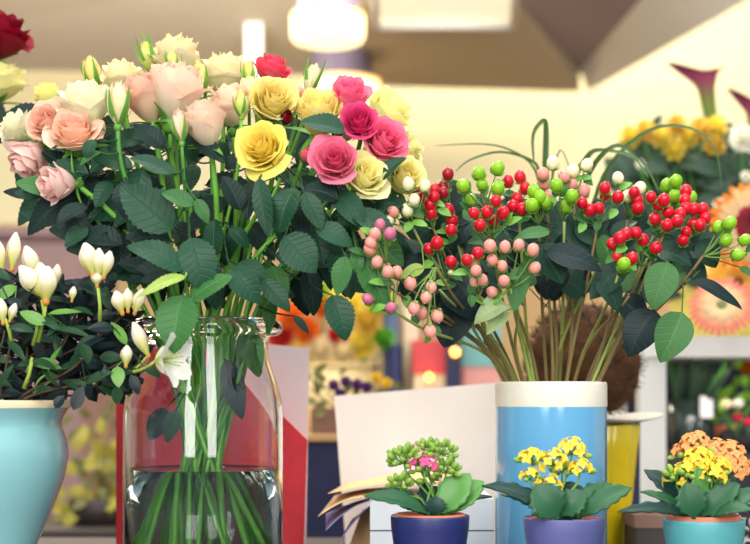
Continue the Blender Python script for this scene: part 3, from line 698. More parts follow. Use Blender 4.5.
for (x, y, L, a, w, mtl) in AZ_E:
    mb = MB(); pb = az_leaf(mb, x, y, 1.385, L, a, w)
    _, q = nearest_stem(az_tw, pb); petiole(mb, pb, q, 0.0006, 0); mb.build('leaf', mtl, az)
POLY_A = [(-60, 275), (0, 268), (60, 282), (100, 285), (128, 305), (145, 345), (138, 385), (115, 395), (80, 388), (60, 398), (-60, 402)]
pts_a = fill(POLY_A, 420)
for k in range(84):
    x, y = pts_a[k]
    mb = MB(); pb = az_leaf(mb, x, y, U(1.39, 1.44), U(20, 32), U(-.9, 4.0), U(9, 13))
    _, q = nearest_stem(az_tw, pb); petiole(mb, pb, q, 0.0006, 0)
    mb.build('leaf', random.choice(['azalea_leaf', 'azalea_leaf_dark', 'azalea_leaf_dark', 'azalea_leaf_bright' if k % 3 == 0 else 'azalea_leaf']), az)
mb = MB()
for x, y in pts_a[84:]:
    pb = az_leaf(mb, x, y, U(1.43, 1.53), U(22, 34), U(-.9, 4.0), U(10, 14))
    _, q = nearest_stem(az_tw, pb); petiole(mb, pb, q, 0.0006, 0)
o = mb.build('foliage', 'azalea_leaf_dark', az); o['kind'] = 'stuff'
WHITE1, WHITE2, YG = lin((255, 246, 226)), lin((252, 240, 200)), lin((222, 226, 120))
def az_bud(x, y, L, w, ang, Y=1.39, green=0.3):                  # base pixel, length, width, lean in degrees from vertical
    a = math.radians(ang); base = P(x, y, Y)
    ax = Vector((math.sin(a), -0.12, math.cos(a))).normalized(); B = basis(ax, (0, -1, 0)); Lm, wm = M_(L, Y), M_(w, Y) / 2
    mb = MB()
    for k in range(3):
        a0 = 2.1 * k + U(-.3, .3)
        def fn(u, v):
            r = wm * math.sin(PI * min(1, 0.06 + 0.90 * v ** 1.25)) ** 0.8 * (1 + 0.06 * k) * (1 + 0.07 * (u * 2 - 1))
            th = a0 + (u * 2 - 1) * 1.35
            return base + B @ Vector((r * math.cos(th), r * math.sin(th), Lm * v * (1 - 0.03 * k)))
        mb.grid(fn, 6, 9, 0, False, lambda u, v: lerp(YG, WHITE1 if v > .5 else WHITE2, ss(green - .25, green + .35, v)))
    bl = mb.build('blossom', 'petal', az)
    mb = MB(); mb.ball(base - ax * 0.001, wm * 0.42, 1.2, 8, 5); mb.build('bud_scale', 'bud_scale', bl)
for b in [(44, 296, 38, 19, -38), (46, 300, 34, 20, 4), (44, 288, 26, 14, -8), (38, 278, 34, 16, -20, 1.42), (56, 284, 20, 9, 6, 1.41), (12, 268, 36, 13, 8, 1.42), (2, 270, 32, 13, -10, 1.42),
 (93, 274, 32, 17, -14), (98, 276, 28, 13, 4), (104, 276, 26, 12, 16), (97, 285, 12, 10, 0), (3, 322, 24, 11, -5), (10, 320, 18, 8, 20),
 (122, 312, 22, 13, -16), (128, 310, 22, 10, 0), (135, 312, 25, 11, 20), (126, 365, 20, 11, 4), (148, 355, 36, 13, -24), (72, 300, 14, 7, 10)]:
    az_bud(*b)
# the open flower hanging over the glass vase
mb = MB(); fb = P(156, 361, 1.36); fx = Vector((0.9, -0.42, 0.05)).normalized(); B = basis(fx, (0, 0, 1))
for k in range(5):
    a0 = 2 * PI * k / 5 + 0.3; Lm = 0.027 * U(.9, 1.1)
    def fn(u, v):
        uu = u * 2 - 1; w = 0.0125 * math.sin(PI * (0.1 + 0.86 * v ** 1.0)) ** 0.7
        r = 0.0025 + Lm * (0.25 * v + 0.55 * v * v); z = Lm * (1.0 * v - 0.25 * v ** 3)
        c, s = math.cos(a0), math.sin(a0)
        return fb + B @ Vector((r * c - uu * w * s, r * s + uu * w * c, z + abs(uu) * .002))
    mb.grid(fn, 4, 8, 0, False, lambda u, v: lerp(lin((226, 232, 150)), lin((255, 252, 240)), ss(0.05, 0.4, v)))
fl = mb.build('blossom', 'petal', az)
mb = MB()
for k in range(6):
    a0 = k * 1.05; mb.tube([fb, fb + B @ Vector((0.003 * math.cos(a0), 0.003 * math.sin(a0), 0.014)), fb + B @ Vector((0.006 * math.cos(a0), 0.006 * math.sin(a0), 0.026))], 0.0004, 0.0005, 4)
mb.build('stamen', 'azalea_shoot', fl)
mb = MB(); petiole(mb, fb, P(128, 372, 1.4), 0.0016, 0.006); mb.build('shoot', 'azalea_shoot', az); mb = MB(); petiole(mb, P(148, 355, 1.39), P(130, 372, 1.4), 0.0012, 0.004); mb.build('shoot', 'azalea_shoot', az)

# ------------------------------------------------------------------ kalanchoes
def flor_mesh(mtl):
    mb = MB()
    for k in range(4):
        th = PI / 2 * k
        def fn(u, v):
            uu = u * 2 - 1; w = 0.0026 * math.sin(PI * (0.1 + 0.86 * v)) ** 0.7; r = 0.0005 + 0.0062 * v; z = 0.0035 + 0.0014 * math.sin(v * 2.4) - 0.0012 * v * v
            return (r * math.cos(th) - uu * w * math.sin(th), r * math.sin(th) + uu * w * math.cos(th), z + abs(uu) * .0005)
        mb.grid(fn, 2, 5)
    mb.tube([(0, 0, -0.003), (0, 0, 0.004)], 0.0009, 0.0012, 6)
    o = mb.build('floret', mtl); d = o.data; bpy.data.objects.remove(o); return d
FLO = {k: flor_mesh('kal_' + k) for k in ('yellow', 'orange', 'pink', 'pale')}
mb = MB(); mb.ball((0, 0, 0.003), 0.0019, 1.7, 8, 6); o = mb.build('flower_bud', 'kal_bud'); KBUD = o.data; bpy.data.objects.remove(o)
def kalanchoe(px, Y, rtop, rimy, potm, liner, leaves, clusters, label):
    c = P(px, 395, Y); c.z = TZ
    root = thing('potted_kalanchoe', label, 'potted plant', c, 'kalanchoes along the table front')
    r = M_(rtop, Y); h = zpx(rimy, Y)
    mb = MB(); mb.lathe([(0, 0), (r * .72, 0), (r * .74, 0.002), (r * .985, h - 0.012), (r, h - 0.002), (r * .99, h), (r * .95, h), (r * .94, h - 0.004), (r * .9, h - 0.02)], c, 44); mb.build('pot', potm, root)
    mb = MB(); mb.lathe([(r * .80, h - 0.02), (r * .90, h + liner - .001), (r * .88, h + liner), (r * .84, h + liner), (r * .80, h - 0.012)], c, 40); mb.build('inner_pot', 'terracotta', root)
    mb = MB(); mb.cap(c + Vector((0, 0, h - 0.006)), r * .84, 32); mb.build('soil', 'soil', root, False)
    for (b, t, w, dy, dt, mtl, nz) in leaves:
        mb = MB(); pb = P(b[0], b[1], Y + dy)
        leaf(mb, pb, P(t[0], t[1], Y + dt), M_(w, Y), nz, 0.45, 0.22, 0.09 if mtl == 'kal_leaf_bright' else 0.17, 0.01, 0.95, 20, 0, 2)
        petiole(mb, pb, c + Vector((0, 0, h - 0.004)), 0.0018, -0.004)
        o = mb.build('leaf', mtl, root); md = o.modifiers.new('thick', 'SOLIDIFY'); md.thickness = 0.0016; md.offset = 0
    st = MB()
    for (x, y, dy, rad, items) in clusters:
        cc = P(x, y, Y + dy); a = c + Vector((U(-.006, .006), U(-.006, .006), h))
        hub = cc + Vector((0, 0, -M_(rad, Y) * 0.9))
        st.tube(bez(a, a + Vector((0, 0, .03)), hub + Vector((0, 0, -.02)), hub, 7), 0.0014, 0.001, 5)
        n = sum(q for _, q in items); k = 0
        for kind, q in items:
            for _ in range(q):
                ph = math.acos(1 - 1.35 * (k + .5) / n); th = k * 2.4; k += 1
                dr = Vector((math.sin(ph) * math.cos(th), math.sin(ph) * math.sin(th), math.cos(ph)))
                pos = hub + dr * M_(rad, Y) * U(.85, 1.1) + Vector((0, 0, M_(rad, Y) * .1))
                o = bpy.data.objects.new('flower_bud' if kind == 'bud' else 'floret', KBUD if kind == 'bud' else FLO[kind]); COL.objects.link(o); o.parent = root
                s = U(.85, 1.15) * (1.4 if kind == 'bud' else 0.86)
                o.matrix_local = Matrix.Translation(pos - c) @ basis(dr + Vector((0, -.35, .2)), (U(-1, 1), U(-1, 1), .1)).to_4x4() @ Matrix.Diagonal((s, s, s, 1))
                st.tube([hub, hub.lerp(pos, .5) + Vector((0, 0, -.001)), pos], 0.0006, 0.0005, 4)
    st.build('flower_stalk', 'kal_stalk', root)
KL, KD, KB = 'kal_leaf', 'kal_leaf_dark', 'kal_leaf_bright'
kalanchoe(430, 1.40, 39.5, 515, 'navy_pot', 0.0015,
 [((428, 514), (364, 496), 24, -.02, -.03, KL, (0, -.7, .9)), ((424, 512), (384, 490), 18, 0, .02, KL, (.2, -.8, .8)), ((440, 514), (470, 474), 34, -.01, .0, KB, (-.3, -1, .3)), ((448, 514), (484, 482), 30, -.005, .01, KB, (-.5, -1, .4)),
  ((430, 512), (424, 482), 20, .01, .02, KD, (0, -1, .2)), ((432, 510), (440, 486), 26, .02, .03, KD, (0, -1, .2)), ((446, 512), (492, 497), 12, .02, .03, KD, (0, -.4, 1)), ((428, 515), (400, 506), 16, .01, .02, KL, (0, -.6, 1)), ((434, 514), (436, 496), 24, -.02, -.02, KD, (.1, -1, .4))],
 [(404, 453, 0, 11, [('bud', 24)]), (424, 462, -.01, 9, [('pink', 7), ('bud', 3)]), (427, 446, .01, 10, [('bud', 18), ('pale', 4)]), (442, 447, 0, 9, [('bud', 16)]), (446, 465, -.005, 8, [('bud', 14)]), (400, 480, -.01, 7, [('bud', 12)]), (432, 476, 0, 7, [('bud', 5), ('pale', 1)]), (418, 448, .015, 9, [('pale', 5), ('bud', 6)])],
 'kalanchoe with green buds and a few pink florets in a navy blue pot')
kalanchoe(564, 1.40, 40.5, 517, 'lav_pot', -.001,
 [((556, 515), (482, 486), 22, -.02, -.02, KD, (0, -.7, .9)), ((550, 514), (500, 494), 18, -.01, .02, KL, (0, -.7, .9)), ((556, 518), (535, 484), 42, -.03, -.03, KL, (-.1, -1, .5)), ((566, 514), (572, 482), 36, 0, .02, KD, (0, -1, .3)),
  ((572, 516), (612, 484), 28, -.01, .0, KL, (.1, -.8, .8)), ((580, 517), (632, 488), 26, -.015, -.01, KL, (.1, -.8, .9)), ((560, 515), (586, 492), 30, -.02, -.02, KL, (0, -1, .6)), ((552, 514), (528, 502), 26, .02, .05, KD, (0, -.6, 1)), ((575, 515), (600, 505), 24, .01, .0, KD, (.2, -.7, .8))],
 [(531, 453, 0, 9, [('yellow', 8), ('bud', 4)]), (552, 455, -.012, 11, [('yellow', 13)]), (572, 444, .005, 11, [('yellow', 11), ('bud', 4)]), (580, 464, -.005, 8, [('yellow', 8), ('bud', 2)]), (530, 473, -.008, 7, [('yellow', 5), ('bud', 4)]), (549, 480, -.015, 8, [('yellow', 8)]), (562, 466, .012, 7, [('yellow', 1), ('bud', 6)])],
 'kalanchoe with clear yellow flowers in a lavender blue pot before the blue vase')
kalanchoe(704, 1.40, 40.5, 519, 'teal_pot', 0.004,
 [((690, 512), (644, 470), 24, .0, .02, KD, (.3, -.9, .4)), ((690, 516), (618, 512), 15, -.02, -.03, KD, (0, -.8, .8)), ((686, 514), (640, 492), 14, -.01, -.01, KL, (0, -.6, 1)), ((694, 517), (686, 482), 34, -.03, -.03, KL, (-.1, -1, .4)),
  ((702, 515), (724, 480), 30, .0, .02, KD, (0, -1, .4)), ((700, 516), (740, 484), 30, -.02, -.02, KL, (.1, -.9, .7)), ((708, 516), (762, 492), 26, -.02, -.02, KL, (.1, -.8, .9)), ((698, 512), (698, 466), 20, -.01, -.02, KB, (0, -1, .3)), ((714, 516), (752, 510), 22, -.03, -.05, KL, (.1, -.7, .9)), ((690, 516), (660, 500), 22, .02, .05, KD, (0, -.6, 1)), ((708, 514), (734, 474), 30, .02, .04, KD, (0, -1, .3))],
 [(699, 454, -.005, 11, [('yellow', 18)]), (685, 468, -.01, 7, [('yellow', 6), ('bud', 5)]), (719, 463, -.012, 8, [('yellow', 8), ('bud', 3)]), (714, 446, .01, 14, [('orange', 26)]), (696, 438, .012, 13, [('orange', 18), ('bud', 4)]), (733, 458, 0, 13, [('orange', 24)]), (676, 473, -.01, 8, [('bud', 8), ('yellow', 3)]), (712, 473, -.02, 8, [('yellow', 6), ('bud', 3)]), (684, 448, .01, 9, [('orange', 7), ('bud', 3)]), (728, 446, .01, 11, [('orange', 11)])],
 'kalanchoe with orange and yellow flowers in a turquoise pot at the right')

# ------------------------------------------------------------------ table and the things right behind the vases
tb = thing('display_table', 'dark wooden display table carrying the vases and pots', 'table', (0, 1.53, 0))
mb = MB(); mb.box((-0.95, 1.08, TZ - 0.03), (0.95, 2.0, TZ)); mb.build('tabletop', 'dark_wood', tb, False)
for x in (-.88, .88):
    for y in (1.14, 1.94):
        mb = MB(); mb.box((x - .025, y - .025, 0), (x + .025, y + .025, TZ - .03)); mb.build('leg', 'dark_wood', tb, False)

def slab(name, poly, Y, th, mtl, label, cat, tilt=0.0, group=None):
    """upright sheet whose outline is given in pixels at depth Y, with thickness th"""
    pts = [P(x, y, Y + tilt * (HY - y) / 1000) for x, y in poly]
    zmin = min(p.z for p in pts); c = sum(pts, Vector()) / len(pts)
    mb = MB(); mb.prism(pts, (0, th, 0))
    return tag(mb.build(name, mtl, None, False, at=(c.x, c.y, zmin)), label, cat, group)
bot = lambda Y: HY + (CZ - TZ - 0.0005) / Y * F
YB = bot(1.72)
slab('paper_folder', [(116, YB), (116, 348), (205, 338), (240, 374), (307, 440), (303, YB)], 1.72, 0.012, 'red_paper', 'red paper folder with a sloping top edge standing behind the glass vase', 'folder')
slab('white_card', [(226, bot(1.80)), (226, 340), (309, 348), (306, bot(1.80))], 1.80, 0.004, 'white_card', 'plain white card standing behind the red folder', 'card')
ev = thing('envelope', 'large cream white envelope with a small blue mark leaning behind the navy potted kalanchoe', 'envelope', P(415, bot(1.83), 1.83))
mb = MB(); mb.prism([P(346, bot(1.83), 1.83), P(334, 396, 1.89), P(500, 382.5, 1.89), P(506, bot(1.83), 1.83)], (0, .008, 0)); mb.build('cover', 'envelope', ev, False)
mb = MB(); mb.prism([P(358, 475, 1.8626), P(380, 473, 1.8632), P(380.5, 482, 1.8604), P(358.5, 484, 1.8598)], (0, .0008, 0)); mb.build('stamp_mark', 'blue_ink', ev, False)
# white boxes
for (y0, y1, lab) in ((499, 530, 'upper of the two flat white boxes stacked behind the navy pot'), (531.5, bot(1.6), 'lower of the two flat white boxes stacked behind the navy pot')):
    c = P(434, y1, 1.6)
    bx = thing('flat_box', lab, 'box', c, 'white boxes behind the navy pot')
    a, b = P(370, y1, 1.6), P(494, y0, 1.6)
    mb = MB(); mb.box((a.x, 1.60, a.z), (b.x, 1.78, b.z)); mb.build('box_body', 'white_box', bx, False)
    if y0 > 500:
        mb = MB(); mb.box((a.x, 1.602, b.z), (b.x, 1.779, b.z + M_(1.5, 1.6))); mb.build('dark_band', 'dark_edge', bx, False)
# paper sheets lying over the boxes
zb = P(0, 499, 1.6).z
def sheet(pts, name, mtl, lab, cat='paper', group='loose papers on the white boxes'):
    c = sum((Vector(p) for p in pts), Vector()) / 4
    def fn(u, v):
        a = Vector(pts[0]).lerp(Vector(pts[1]), u); b = Vector(pts[3]).lerp(Vector(pts[2]), u)
        p = a.lerp(b, v); p.z += 0.006 * math.sin(PI * u) * (1 - v * .5) ; return p
    mb = MB(); mb.grid(fn, 10, 6)
    o = mb.build(name, mtl, None, True, at=c); md = o.modifiers.new('thick', 'SOLIDIFY'); md.thickness = 0.0008; md.offset = 1
    return tag(o, lab, cat, group)
sheet([P(328, 494, 1.62), P(440, 488, 1.62), P(458, 468, 1.80), P(345, 484, 1.80)], 'paper_sheet', 'kraft', 'topmost tan paper sheet on the white boxes, pointed at its left end')
sheet([P(318, 517, 1.59), P(372, 497, 1.60), P(398, 488, 1.72), P(335, 496, 1.72)], 'paper_sheet', 'kraft', 'tan paper sheet curling over the left edge of the white boxes')
sheet([P(326, 531, 1.585), P(374, 500, 1.60), P(392, 494, 1.70), P(326, 514, 1.70)], 'paper_sheet', 'lilac_paper', 'lilac sheet of paper under the curling tan sheet')
sheet([P(338, 545, 1.59), P(376, 502, 1.605), P(392, 499, 1.68), P(352, 520, 1.68)], 'paper_sheet', 'lilac_paper', 'lowest lilac sheet of paper, hanging off the box edge')
slab('paper_roll', [(342, bot(1.66)), (362, 512), (374, 506), (371, bot(1.66))], 1.66, 0.03, 'tan_wood', 'tan folded wrapping paper left of the stacked white boxes', 'paper')

# yellow vase, dish and moss ball plant
YC = P(603, 395, 1.86); YC.z = TZ; hy = lambda y: zpx(y, 1.86)
yv = thing('fluted_vase', 'glossy yellow fluted vase half hidden behind the blue vase', 'vase', YC)
fl_ = lambda th, z: 1 + 0.02 * math.cos(14 * th)
mb = MB(); mb.lathe([(0, 0), (M_(21, 1.86), 0), (M_(23, 1.86), .003), (M_(29, 1.86), hy(500)), (M_(34, 1.86), hy(450)), (M_(37, 1.86), hy(426)), (M_(36, 1.86), hy(424.5)), (M_(32, 1.86), hy(426)), (M_(26, 1.86), hy(500)), (0, .01)], YC, 112, 0, fl_); mb.build('vessel', 'yellow_glaze', yv)
dish = MB()
dc = Vector((YC.x, YC.y, TZ + hy(424) ))
def fn(u, v):
    th = 2 * PI * u; r = M_(58, 1.86) * v * (1 + .05 * math.sin(3 * th + 1))
    return dc + Vector((r * math.cos(th), r * math.sin(th) * .8, M_(8, 1.86) * v ** 2.2 + M_(3, 1.86) * math.sin(2 * th + .6) * v * v + 0.0008))
dish.grid(fn, 48, 8, 0, True)
o = dish.build('wavy_dish', 'dish', None, True, at=dc); md = o.modifiers.new('thick', 'SOLIDIFY'); md.thickness = .002; md.offset = 1
tag(o, 'pale wavy shallow dish lying on top of the yellow vase', 'dish')
MC = P(583, 362, 1.86); mr = M_(57, 1.86)
kk = thing('moss_ball_plant', 'grassy plant growing from a brown fibrous moss ball behind the berry vase', 'plant', Vector((MC.x, MC.y, MC.z - mr)))
mb = MB()
def fn(u, v):
    th = 2 * PI * u; ph = PI * v; r = mr * (1 + .06 * math.sin(5 * th + 3 * v) * math.sin(7 * ph))
    return MC + Vector((r * math.sin(ph) * math.cos(th), r * math.sin(ph) * math.sin(th), -r * .98 * math.cos(ph)))
mb.grid(fn, 32, 20, 0, True)
for k in range(1500):
    d = Vector((U(-1, 1), U(-1, .6), U(-1, 1))).normalized(); p = MC + d * mr * .97; t = d.cross(Vector((U(-1, 1), U(-1, 1), U(-1, 1)))).normalized()
    q = p + d * U(.002, .012) + t * U(-.012, .012)
    mb.tube([p, (p + q) / 2 + t * U(-.003, .003), q], .0006, .0003, 3)
mb.build('moss_ball', 'moss', kk)
def blade(pix, w, m='blade'):
    pts = [P(x, y, Y) for x, y, Y in pix]
    # smooth
    out = []
    for i in range(len(pts) - 1):
        p0 = pts[max(i - 1, 0)]; p1 = pts[i]; p2 = pts[i + 1]; p3 = pts[min(i + 2, len(pts) - 1)]
        for t in (0, .25, .5, .75):
            out.append(0.5 * ((2 * p1) + (p2 - p0) * t + (2 * p0 - 5 * p1 + 4 * p2 - p3) * t * t + (3 * p1 - p0 - 3 * p2 + p3) * t ** 3))
    out.append(pts[-1]); n = len(out) - 1
    mb = MB()
    def fn(u, v):
        i = round(v * n); p = out[i]; t = (out[min(i + 1, n)] - out[max(i - 1, 0)]).normalized()
        s = t.cross(Vector((0.25, -1, 0.2))).normalized()
        ww = w * (1 - v) ** .5 * min(1, .5 + v * 3) * .5
        return p + s * (u * 2 - 1) * ww + Vector((0, -1, 0)) * abs(u * 2 - 1) * ww * .4
    mb.grid(fn, 2, n)
    mb.build('blade', m, kk)
top = (575, 330, 1.84)
blade([top, (556, 240, 1.78), (546, 180, 1.76), (546, 130, 1.75), (543, 121, 1.74), (533, 135, 1.73), (534, 165, 1.73)], .010)
blade([top, (550, 230, 1.78), (540, 175, 1.75), (530, 160, 1.74), (500, 152, 1.72), (470, 160, 1.70), (455, 172, 1.7)], .005)
blade([top, (545, 220, 1.8), (535, 170, 1.78), (510, 150, 1.76), (480, 144, 1.75), (432, 146, 1.74)], .004)
blade([top, (578, 220, 1.78), (590, 172, 1.72), (612, 147, 1.70), (630, 152, 1.70), (650, 180, 1.68)], .008)
blade([top, (590, 220, 1.80), (610, 165, 1.78), (650, 130, 1.76), (690, 128, 1.75), (715, 150, 1.74), (722, 190, 1.74)], .006)
blade([top, (562, 240, 1.82), (570, 190, 1.78), (585, 160, 1.76), (600, 150, 1.75), (640, 160, 1.72), (660, 195, 1.71)], .009)
blade([top, (560, 240, 1.80), (552, 190, 1.78), (560, 150, 1.77), (572, 175, 1.76), (580, 200, 1.75)], .003)
blade([top, (600, 230, 1.8), (604, 190, 1.8), (610, 165, 1.8), (626, 150, 1.8)], .007)

# navy crate with planter behind the white card
NC = P(330, 700, 2.3); NC.z = 0
cr = thing('crate', 'navy painted crate with a tan top rail, between the red folder and the envelope', 'crate', NC)
a, b = P(285, 544, 2.3), P(360, 441, 2.3)
mb = MB(); mb.box((a.x, 2.30, 0), (b.x, 2.62, b.z)); mb.build('crate_body', 'navy', cr, False)
mb = MB(); mb.box((a.x - .004, 2.294, b.z), (b.x + .004, 2.626, b.z + M_(6, 2.3))); mb.build('top_rail', 'tan_wood', cr, False)
def foliage(poly_px, Y0, Y1, n, L, w, root, mtl, base, name='foliage', kind='stuff'):
    mb = MB()
    for (x, y) in fill(poly_px, n):
        Y = U(Y0, Y1); a = U(0, 2 * PI); pb = P(x, y, Y); s = M_(L, Y) * U(.7, 1.3)
        leaf(mb, pb, pb + Vector((math.cos(a) * s, U(-.5, .3) * s, math.sin(a) * s)), M_(w, Y), (U(-.5, .5), -1, U(0, 1)), .4, .2, 0, .02, .8, 6)
        if random.random() < .3: petiole(mb, pb, base, .0012, .0)
    o = mb.build(name, mtl, root)
    if kind: o['kind'] = kind
    return o
pzb = P(345, 434.5, 2.4); 
pl = thing('pansy_planter', 'low planter of olive leaves and purple pansies on the navy crate', 'potted plant', pzb)
mb = MB(); mb.box((P(312, 0, 2.4).x, 2.36, pzb.z), (P(352, 0, 2.4).x, 2.5, pzb.z + M_(26, 2.4))); mb.build('trough', 'brown_wood', pl, False)
foliage([(300, 372), (350, 375), (392, 384), (392, 400), (350, 428), (302, 428)], 2.34, 2.46, 110, 14, 8, pl, 'bg_leaf_olive', pzb + Vector((0, 0, .03)))
PCOL = {k: lin(v) for k, v in {'purple': (104, 60, 120), 'yellow': (240, 200, 70), 'orange': (240, 130, 40), 'red': (206, 50, 46), 'lemon': (240, 220, 90), 'lime': (190, 210, 70), 'cream': (248, 232, 190),
 'pinkrose': (226, 60, 100), 'white': (250, 246, 230), 'gold': (238, 206, 90), 'green': (110, 186, 60), 'wine': (110, 30, 60)}.items()}
def pompon(mb, c, r, col, ax, n=44):
    B = basis(ax, (.2, .1, .9)); c = Vector(c)
    for k in range(n):
        ph = math.acos(1 - 1.5 * (k + .5) / n); th = k * 2.4
        d = B @ Vector((math.sin(ph) * math.cos(th), math.sin(ph) * math.sin(th), math.cos(ph)))
        s = d.cross(B @ Vector((0, 0, 1)) + Vector((.01, .02, 0))).normalized(); L = r * U(.9, 1.1); f = U(.8, 1.15)
        def fn(u, v):
            w = r * .26 * math.sin(PI * (.12 + .8 * v)); return c + d * L * (.25 + .75 * v) + s * (u * 2 - 1) * w + (B @ Vector((0, 0, 1))) * r * .2 * v * v
        mb.grid(fn, 2, 3, 0, False, lambda u, v: tuple(min(1, x * f) for x in col))
    mb.ball(c, r * .45, 1, 8, 6, 0, None, tuple(x * .8 for x in col))
def cutflower(name, px, py, Y, r, colname, foot, label, cat='flower', group=None, ax=(0, -.8, .6), n=44, parent=None):
    c = P(px, py, Y); ax = Vector(ax).normalized()
    root = thing(name, label, cat, foot, group)
    mb = MB(); pompon(mb, c, M_(r, Y), PCOL[colname], ax, n); mb.build('petals', 'petal', root)
    foot = Vector(foot); q = c - ax * M_(r, Y) * .3
    mb = MB(); mb.tube(bez(q, q - ax * .02 + Vector((0, 0, -.02)), foot.lerp(q, .4), foot, 8), .0022, .0028, 6); mb.build('stem', 'rose_stem_dark', root)
    return root
for i, (x, y, c) in enumerate(((334, 386, 'purple'), (346, 382, 'purple'), (357, 385, 'purple'), (367, 388, 'purple'), (340, 394, 'purple'), (376, 378, 'yellow'), (387, 384, 'yellow'))):
    mb = MB(); pompon(mb, P(x, y, 2.34), M_(6.5, 2.34), PCOL[c], Vector((U(-.3, .3), -1, .5)), 24)
    mb.build('pansy', 'petal', pl)

# ------------------------------------------------------------------ shop counter in the middle distance
YCN = 3.1
zc = P(0, 430, YCN).z
ct = thing('shop_counter', 'brown wooden counter in the shop behind the envelope', 'counter', (P(390, 0, 3.2).x, 3.3, 0))
mb = MB(); mb.box((P(240, 0, YCN).x, 3.05, zc - .03), (P(520, 0, YCN).x, 3.6, zc)); mb.build('worktop', 'tan_wood', ct, False)
mb = MB(); mb.box((P(245, 0, YCN).x, 3.08, 0), (P(515, 0, YCN).x, 3.58, zc - .03)); mb.build('counter_body', 'brown_wood', ct, False)
bkc = P(322, 430, 3.25)
def bucket(px, pz, Y, r0, r1, h, mtl, name, label, cat='bucket'):
    c = Vector((P(px, 0, Y).x, Y, pz)); root = thing(name, label, cat, c)
    mb = MB(); mb.lathe([(0, 0), (r0, 0), (r1, h), (r1 * .94, h), (r0 * .9, .01), (0, .01)], c, 32); mb.build('container', mtl, root)
    mb = MB(); mb.lathe([(r1, h - .006), (r1 * 1.05, h - .002), (r1 * 1.05, h + .003), (r1 * .93, h + .003), (r1 * .93, h - .006)], c, 32); mb.build('rim', mtl, root)
    return c
cb = bucket(330, zc, 3.2, .09, .105, .135, 'cream_wrap', 'flower_bucket', 'cream wrapped bucket of orange and yellow flowers on the shop counter')
for (x, y, r, col, lab) in ((281, 338, 15, 'red', 'red flower at the left of the counter bucket, right of the glass vase lip'), (291, 318, 16, 'orange', 'orange flower above the red flower on the left of the counter bucket'),
 (307, 332, 15, 'orange', 'orange flower lower right of the first orange flower in the counter bucket'), (325, 308, 13, 'orange', 'orange flower under the hanging rose leaf in the counter bucket'),
 (347, 306, 20, 'lemon', 'largest lemon yellow flower in the counter bucket'), (337, 338, 11, 'red', 'small red flower in the middle of the counter bucket'),
 (368, 324, 15, 'gold', 'golden flower at the right of the counter bucket'), (362, 346, 16, 'lemon', 'low lemon yellow flower leaning over the counter bucket rim'), (320, 352, 17, 'cream', 'low cream flower leaning over the left rim of the counter bucket'), (343, 356, 16, 'cream', 'low cream flower in the middle of the counter bucket rim'),
 (380, 304, 15, 'lime', 'lime green flower at the far right of the counter bucket'), (318, 292, 16, 'lime', 'lime green flower at the back of the counter bucket, behind rose leaves'), (298, 358, 15, 'gold', 'low golden flower at the far left of the counter bucket rim'), (384, 340, 12, 'green', 'green flower beside the grey blue book')):
    cutflower('cut_flower', x, y, 3.15, r, col, cb + Vector((U(-.06, .06), U(-.04, .04), .015)), lab, group='flowers in the counter bucket')
def cbox(name, x0, x1, y0, y1, Y, d, mtl, label, cat, group=None, z0=None):
    a, b = P(x0, y1, Y), P(x1, y0, Y)
    if z0 is not None: a.z = z0
    mb = MB(); mb.box((a.x, Y, a.z), (b.x, Y + d, b.z)); o = mb.build(name, mtl, None, False, at=((a.x + b.x) / 2, Y + d / 2, a.z))
    return tag(o, label, cat, group)
def book(x0, x1, y0, Y, mtl, label):
    a, b = P(x0, 430, Y), P(x1, y0, Y); root = thing('book', label, 'book', ((a.x + b.x) / 2, Y + .08, zc), 'books and boxes on the shop counter')
    mb = MB(); mb.box((a.x, Y, zc), (b.x, Y + .004, b.z)); mb.box((a.x, Y, zc), (a.x + .003, Y + .16, b.z)); mb.box((b.x - .003, Y, zc), (b.x, Y + .16, b.z)); mb.build('cover', mtl, root, False)
    mb = MB(); mb.box((a.x + .003, Y + .004, zc + .003), (b.x - .003, Y + .155, b.z - .004)); mb.build('pages', 'box_cream', root, False)
book(383, 399, 308, 3.2, 'book_blue', 'tall grey blue book standing on the shop counter right of the flowers')
book(389, 402, 345, 3.12, 'book_navy', 'short navy book in front of the grey blue book')
book(402, 420, 296, 3.25, 'box_cream', 'tall cream book between the grey blue book and the red box')
def giftbox(x0, x1, y0, Y, m1, m2, label):
    a, b = P(x0, 430, Y), P(x1, y0, Y); root = thing('gift_box', label, 'box', ((a.x + b.x) / 2, Y + .06, zc), 'books and boxes on the shop counter')
    mb = MB(); mb.box((a.x, Y, zc), (b.x, Y + .12, zc + (b.z - zc) * .62)); mb.build('box_base', m1, root, False)
    mb = MB(); mb.box((a.x - .003, Y - .003, zc + (b.z - zc) * .62), (b.x + .003, Y + .123, b.z)); mb.build('lid', m2, root, False)
giftbox(414, 444, 340, 3.12, 'box_cream', 'box_red', 'red lidded cream box on the shop counter, left of the dark post')
giftbox(464, 500, 328, 3.15, 'box_pink', 'box_teal', 'pink box with a teal lid at the right end of the shop counter')
pp = thing('display_post', 'dark post with small warm bulbs on the shop counter', 'post', P(454, 430, 3.08))
mb = MB(); mb.box((P(446, 0, 3.08).x, 3.07, zc), (P(461, 0, 3.08).x, 3.1, P(0, 300, 3.08).z)); mb.build('upright', 'navy', pp, False)
mb = MB(); mb.ball(P(455, 352, 3.058), M_(4.5, 3.06), 1, 12, 8); mb.build('bulb', 'bulb_glow', pp)
b2 = thing('tealight', 'small glowing warm tealight in front of the red lidded box', 'light', P(429, 430, 3.09))
mb = MB(); mb.lathe([(0, 0), (.012, 0), (.012, .088), (.0, .088)], P(429, 430, 3.09), 14); mb.build('holder', 'tan_wood', b2)
